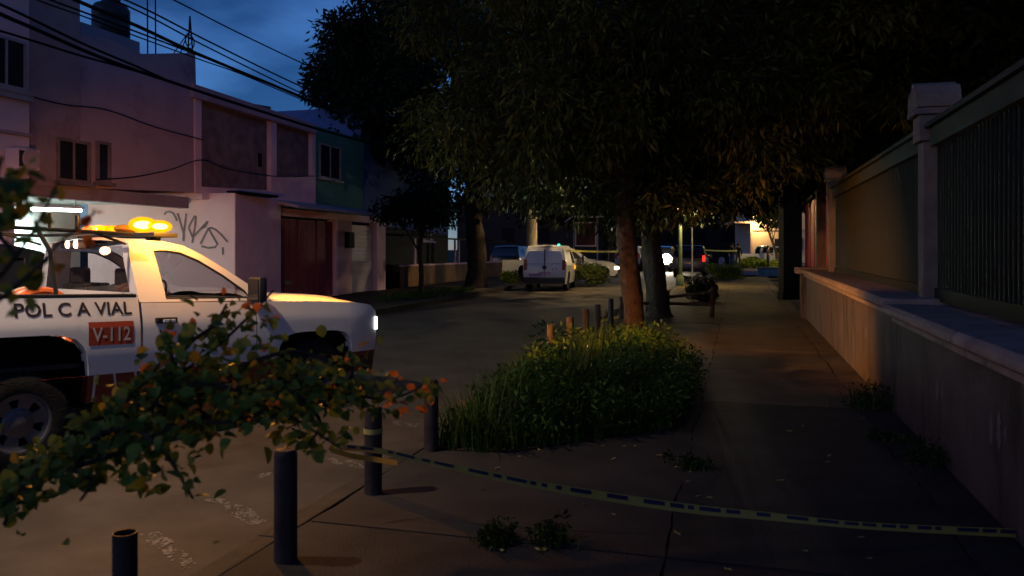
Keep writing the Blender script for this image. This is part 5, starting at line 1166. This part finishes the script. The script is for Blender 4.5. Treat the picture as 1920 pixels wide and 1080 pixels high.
late = []; q = cr([at(*p) for p in ((64, 508, 1.45), (115, 452, 1.5), (152, 424, 1.55), (178, 397, 1.6))], 6); MB().tube([p-shl for p in q], .0025, 5).build('cane', M_BARK2, sh)
for p in q[10:]: late.append((p+Vector((rs.gauss(0, .006), 0, rs.gauss(0, .006))), 'r', .28))
for p in q[10:14]: late.append((p+Vector((.012, 0, -.03)), 'r', .34))
def leaf_mx(p, s):
    d = Vector((rs.gauss(0, 1), rs.gauss(0, 1), rs.gauss(-.35, .7))).normalized(); up_ = Vector((rs.gauss(0, .6), rs.gauss(-.4, .6), 1)).normalized()
    y_ = up_.cross(d).normalized(); z_ = d.cross(y_)
    M = Matrix((d, y_, z_)).transposed().to_4x4(); return Matrix.Translation(p-shl) @ M @ Matrix.Scale(s, 4)
def seen_at(p): d_ = -p.x*sY+p.y*cY; return 960+F_PX*(p.x*cY+p.y*sY)/d_, HOR+F_PX*(CAM_H-p.z)/d_
TOPL = [(-100, 930), (0, 890), (60, 850), (130, 790), (200, 730), (262, 650), (300, 620), (380, 590), (450, 560), (500, 560), (530, 630), (560, 655), (640, 665), (700, 690), (770, 720), (830, 715)]
BOTL = [(-100, 1010), (0, 975), (40, 960), (110, 915), (200, 905), (300, 925), (365, 940), (400, 830), (470, 800), (560, 845), (640, 850), (690, 810), (740, 770), (830, 760)]
def thin(p):                                           # outline of the shrub's foliage
    x, y = seen_at(p)
    if x < 180 and y < 700: return True
    return (y > interp(TOPL, x) or rs.random() < .12) and (y < interp(BOTL, x) or rs.random() < .12)
leaves = [l_ for l_ in leaves if thin(l_[0])]+late
rs.shuffle(leaves); mb = {}
for i, (p, c_, s) in enumerate(leaves):
    me = rs.choice(LM[c_]); Mx = leaf_mx(p, s)
    if i < 300:
        o = link(bpy.data.objects.new('leaf', me), sh); o.matrix_local = Mx
    else:
        mb.setdefault(c_, MB()).add([Mx @ v_.co for v_ in me.vertices], [tuple(pl_.vertices) for pl_ in me.polygons])
fo = MB()
for k, c_ in enumerate('gdry'):
    if c_ in mb: fo.add(mb[c_].v, mb[c_].f, k)
o = fo.build('foliage', [LF_G, LF_D, LF_R, LF_Y], sh, True); o['kind'] = 'stuff'

# ------------------------------------------------------------------ people in the distance
def person(label, loc, face, shirt, trousers, hair, arms):
    root = thing('person', label, 'person', loc, face)
    J = {'pelvis': (0, 0, .95), 'waist': (0, 0, 1.1), 'chest': (0, .01, 1.32), 'neck': (0, 0, 1.5), 'head': (0, -.02, 1.6), 'crown': (0, -.02, 1.7)}
    rad = {'pelvis': (.15, .11), 'waist': (.14, .10), 'chest': (.175, .115), 'neck': (.055, .055), 'head': (.078, .09), 'crown': (.06, .07)}
    Ed = [('pelvis', 'waist'), ('waist', 'chest'), ('chest', 'neck'), ('neck', 'head'), ('head', 'crown')]
    for s, n in ((-1, 'r'), (1, 'l')):
        ex, hx = arms
        J.update({n+'hip': (s*.1, 0, .88), n+'knee': (s*.115, -.02, .48), n+'ank': (s*.12, .02, .08), n+'toe': (s*.13, -.15, .035), n+'sho': (s*.19, 0, 1.42), n+'elb': (s*ex[0], ex[1], 1.14), n+'wri': (s*hx[0], hx[1], hx[2]), n+'fin': (s*hx[0], hx[1]-.07, hx[2]-.06)})
        rad.update({n+'hip': (.09, .09), n+'knee': (.06, .062), n+'ank': (.042, .045), n+'toe': (.04, .035), n+'sho': (.065, .065), n+'elb': (.045, .045), n+'wri': (.033, .03), n+'fin': (.03, .016)})
        Ed += [('pelvis', n+'hip'), (n+'hip', n+'knee'), (n+'knee', n+'ank'), (n+'ank', n+'toe'), ('chest', n+'sho'), (n+'sho', n+'elb'), (n+'elb', n+'wri'), (n+'wri', n+'fin')]
    K = list(J); me = bpy.data.meshes.new('body'); me.from_pydata([J[k] for k in K], [(K.index(a), K.index(b_)) for a, b_ in Ed], [])
    o = bpy.data.objects.new('body', me); C.objects.link(o); md = o.modifiers.new('skin', 'SKIN'); sd = me.skin_vertices[0].data
    for i, k in enumerate(K): sd[i].radius = rad[k]; sd[i].use_root = (k == 'pelvis')
    o.modifiers.new('sub', 'SUBSURF').levels = 1; o.modifiers['sub'].render_levels = 1
    dg = bpy.context.evaluated_depsgraph_get(); me2 = bpy.data.meshes.new_from_object(o.evaluated_get(dg)); bpy.data.objects.remove(o)
    me2.materials.clear()
    for m_ in (shirt, trousers, M_SKIN, M_PLAST): me2.materials.append(m_)
    for p in me2.polygons:
        z, x = p.center.z, abs(p.center.x); p.use_smooth = True
        p.material_index = 3 if z < .09 else 2 if z > 1.49 or (x > .2 and z < arms[1][2]+.03 and z > .7) else 0 if z > .96 or (x > .2 and z > .8) else 1
    link(bpy.data.objects.new('body', me2), root)
    MB().lathe([(.0001, .115), (.06, .10), (.092, .05), (.098, .0), (.09, -.05)], 14, 'z', (0, .005, 1.635)).build('hair', hair, root, True)
M_SKIN = mat('skin', (.35, .20, .13), .6)
M_JEAN = mat('blue_jeans', (.06, .08, .16), .8); M_BRN = mat('brown_jacket', (.07, .045, .03), .85); M_BLK = mat('black_cloth', (.02, .02, .025), .85); M_KHA = mat('khaki_cloth', (.14, .11, .08), .85); M_HAIR = mat('black_hair', (.01, .008, .008), .6)
q = at(1372, 514, 53); person('person in brown jacket and blue jeans beside the far tape', (q.x, q.y+.9, gz(q.y)+.155), 0.3, M_BRN, M_JEAN, M_HAIR, ((.26, .03), (.22, -.12, .95)))
q = at(1384, 514, 53.5); person('person in dark jacket and khaki trousers, right of the one in jeans', (q.x, q.y+.9, gz(q.y)+.155), -.5, M_BRN, M_KHA, M_HAIR, ((.27, .02), (.25, -.05, .90)))
q = at(1440, 507, 56); person('lone person in black standing between two lit bushes', (q.x, q.y, gz(q.y)), 1.2, M_BLK, M_BLK, M_HAIR, ((.27, -.08), (.18, -.26, 1.12)))
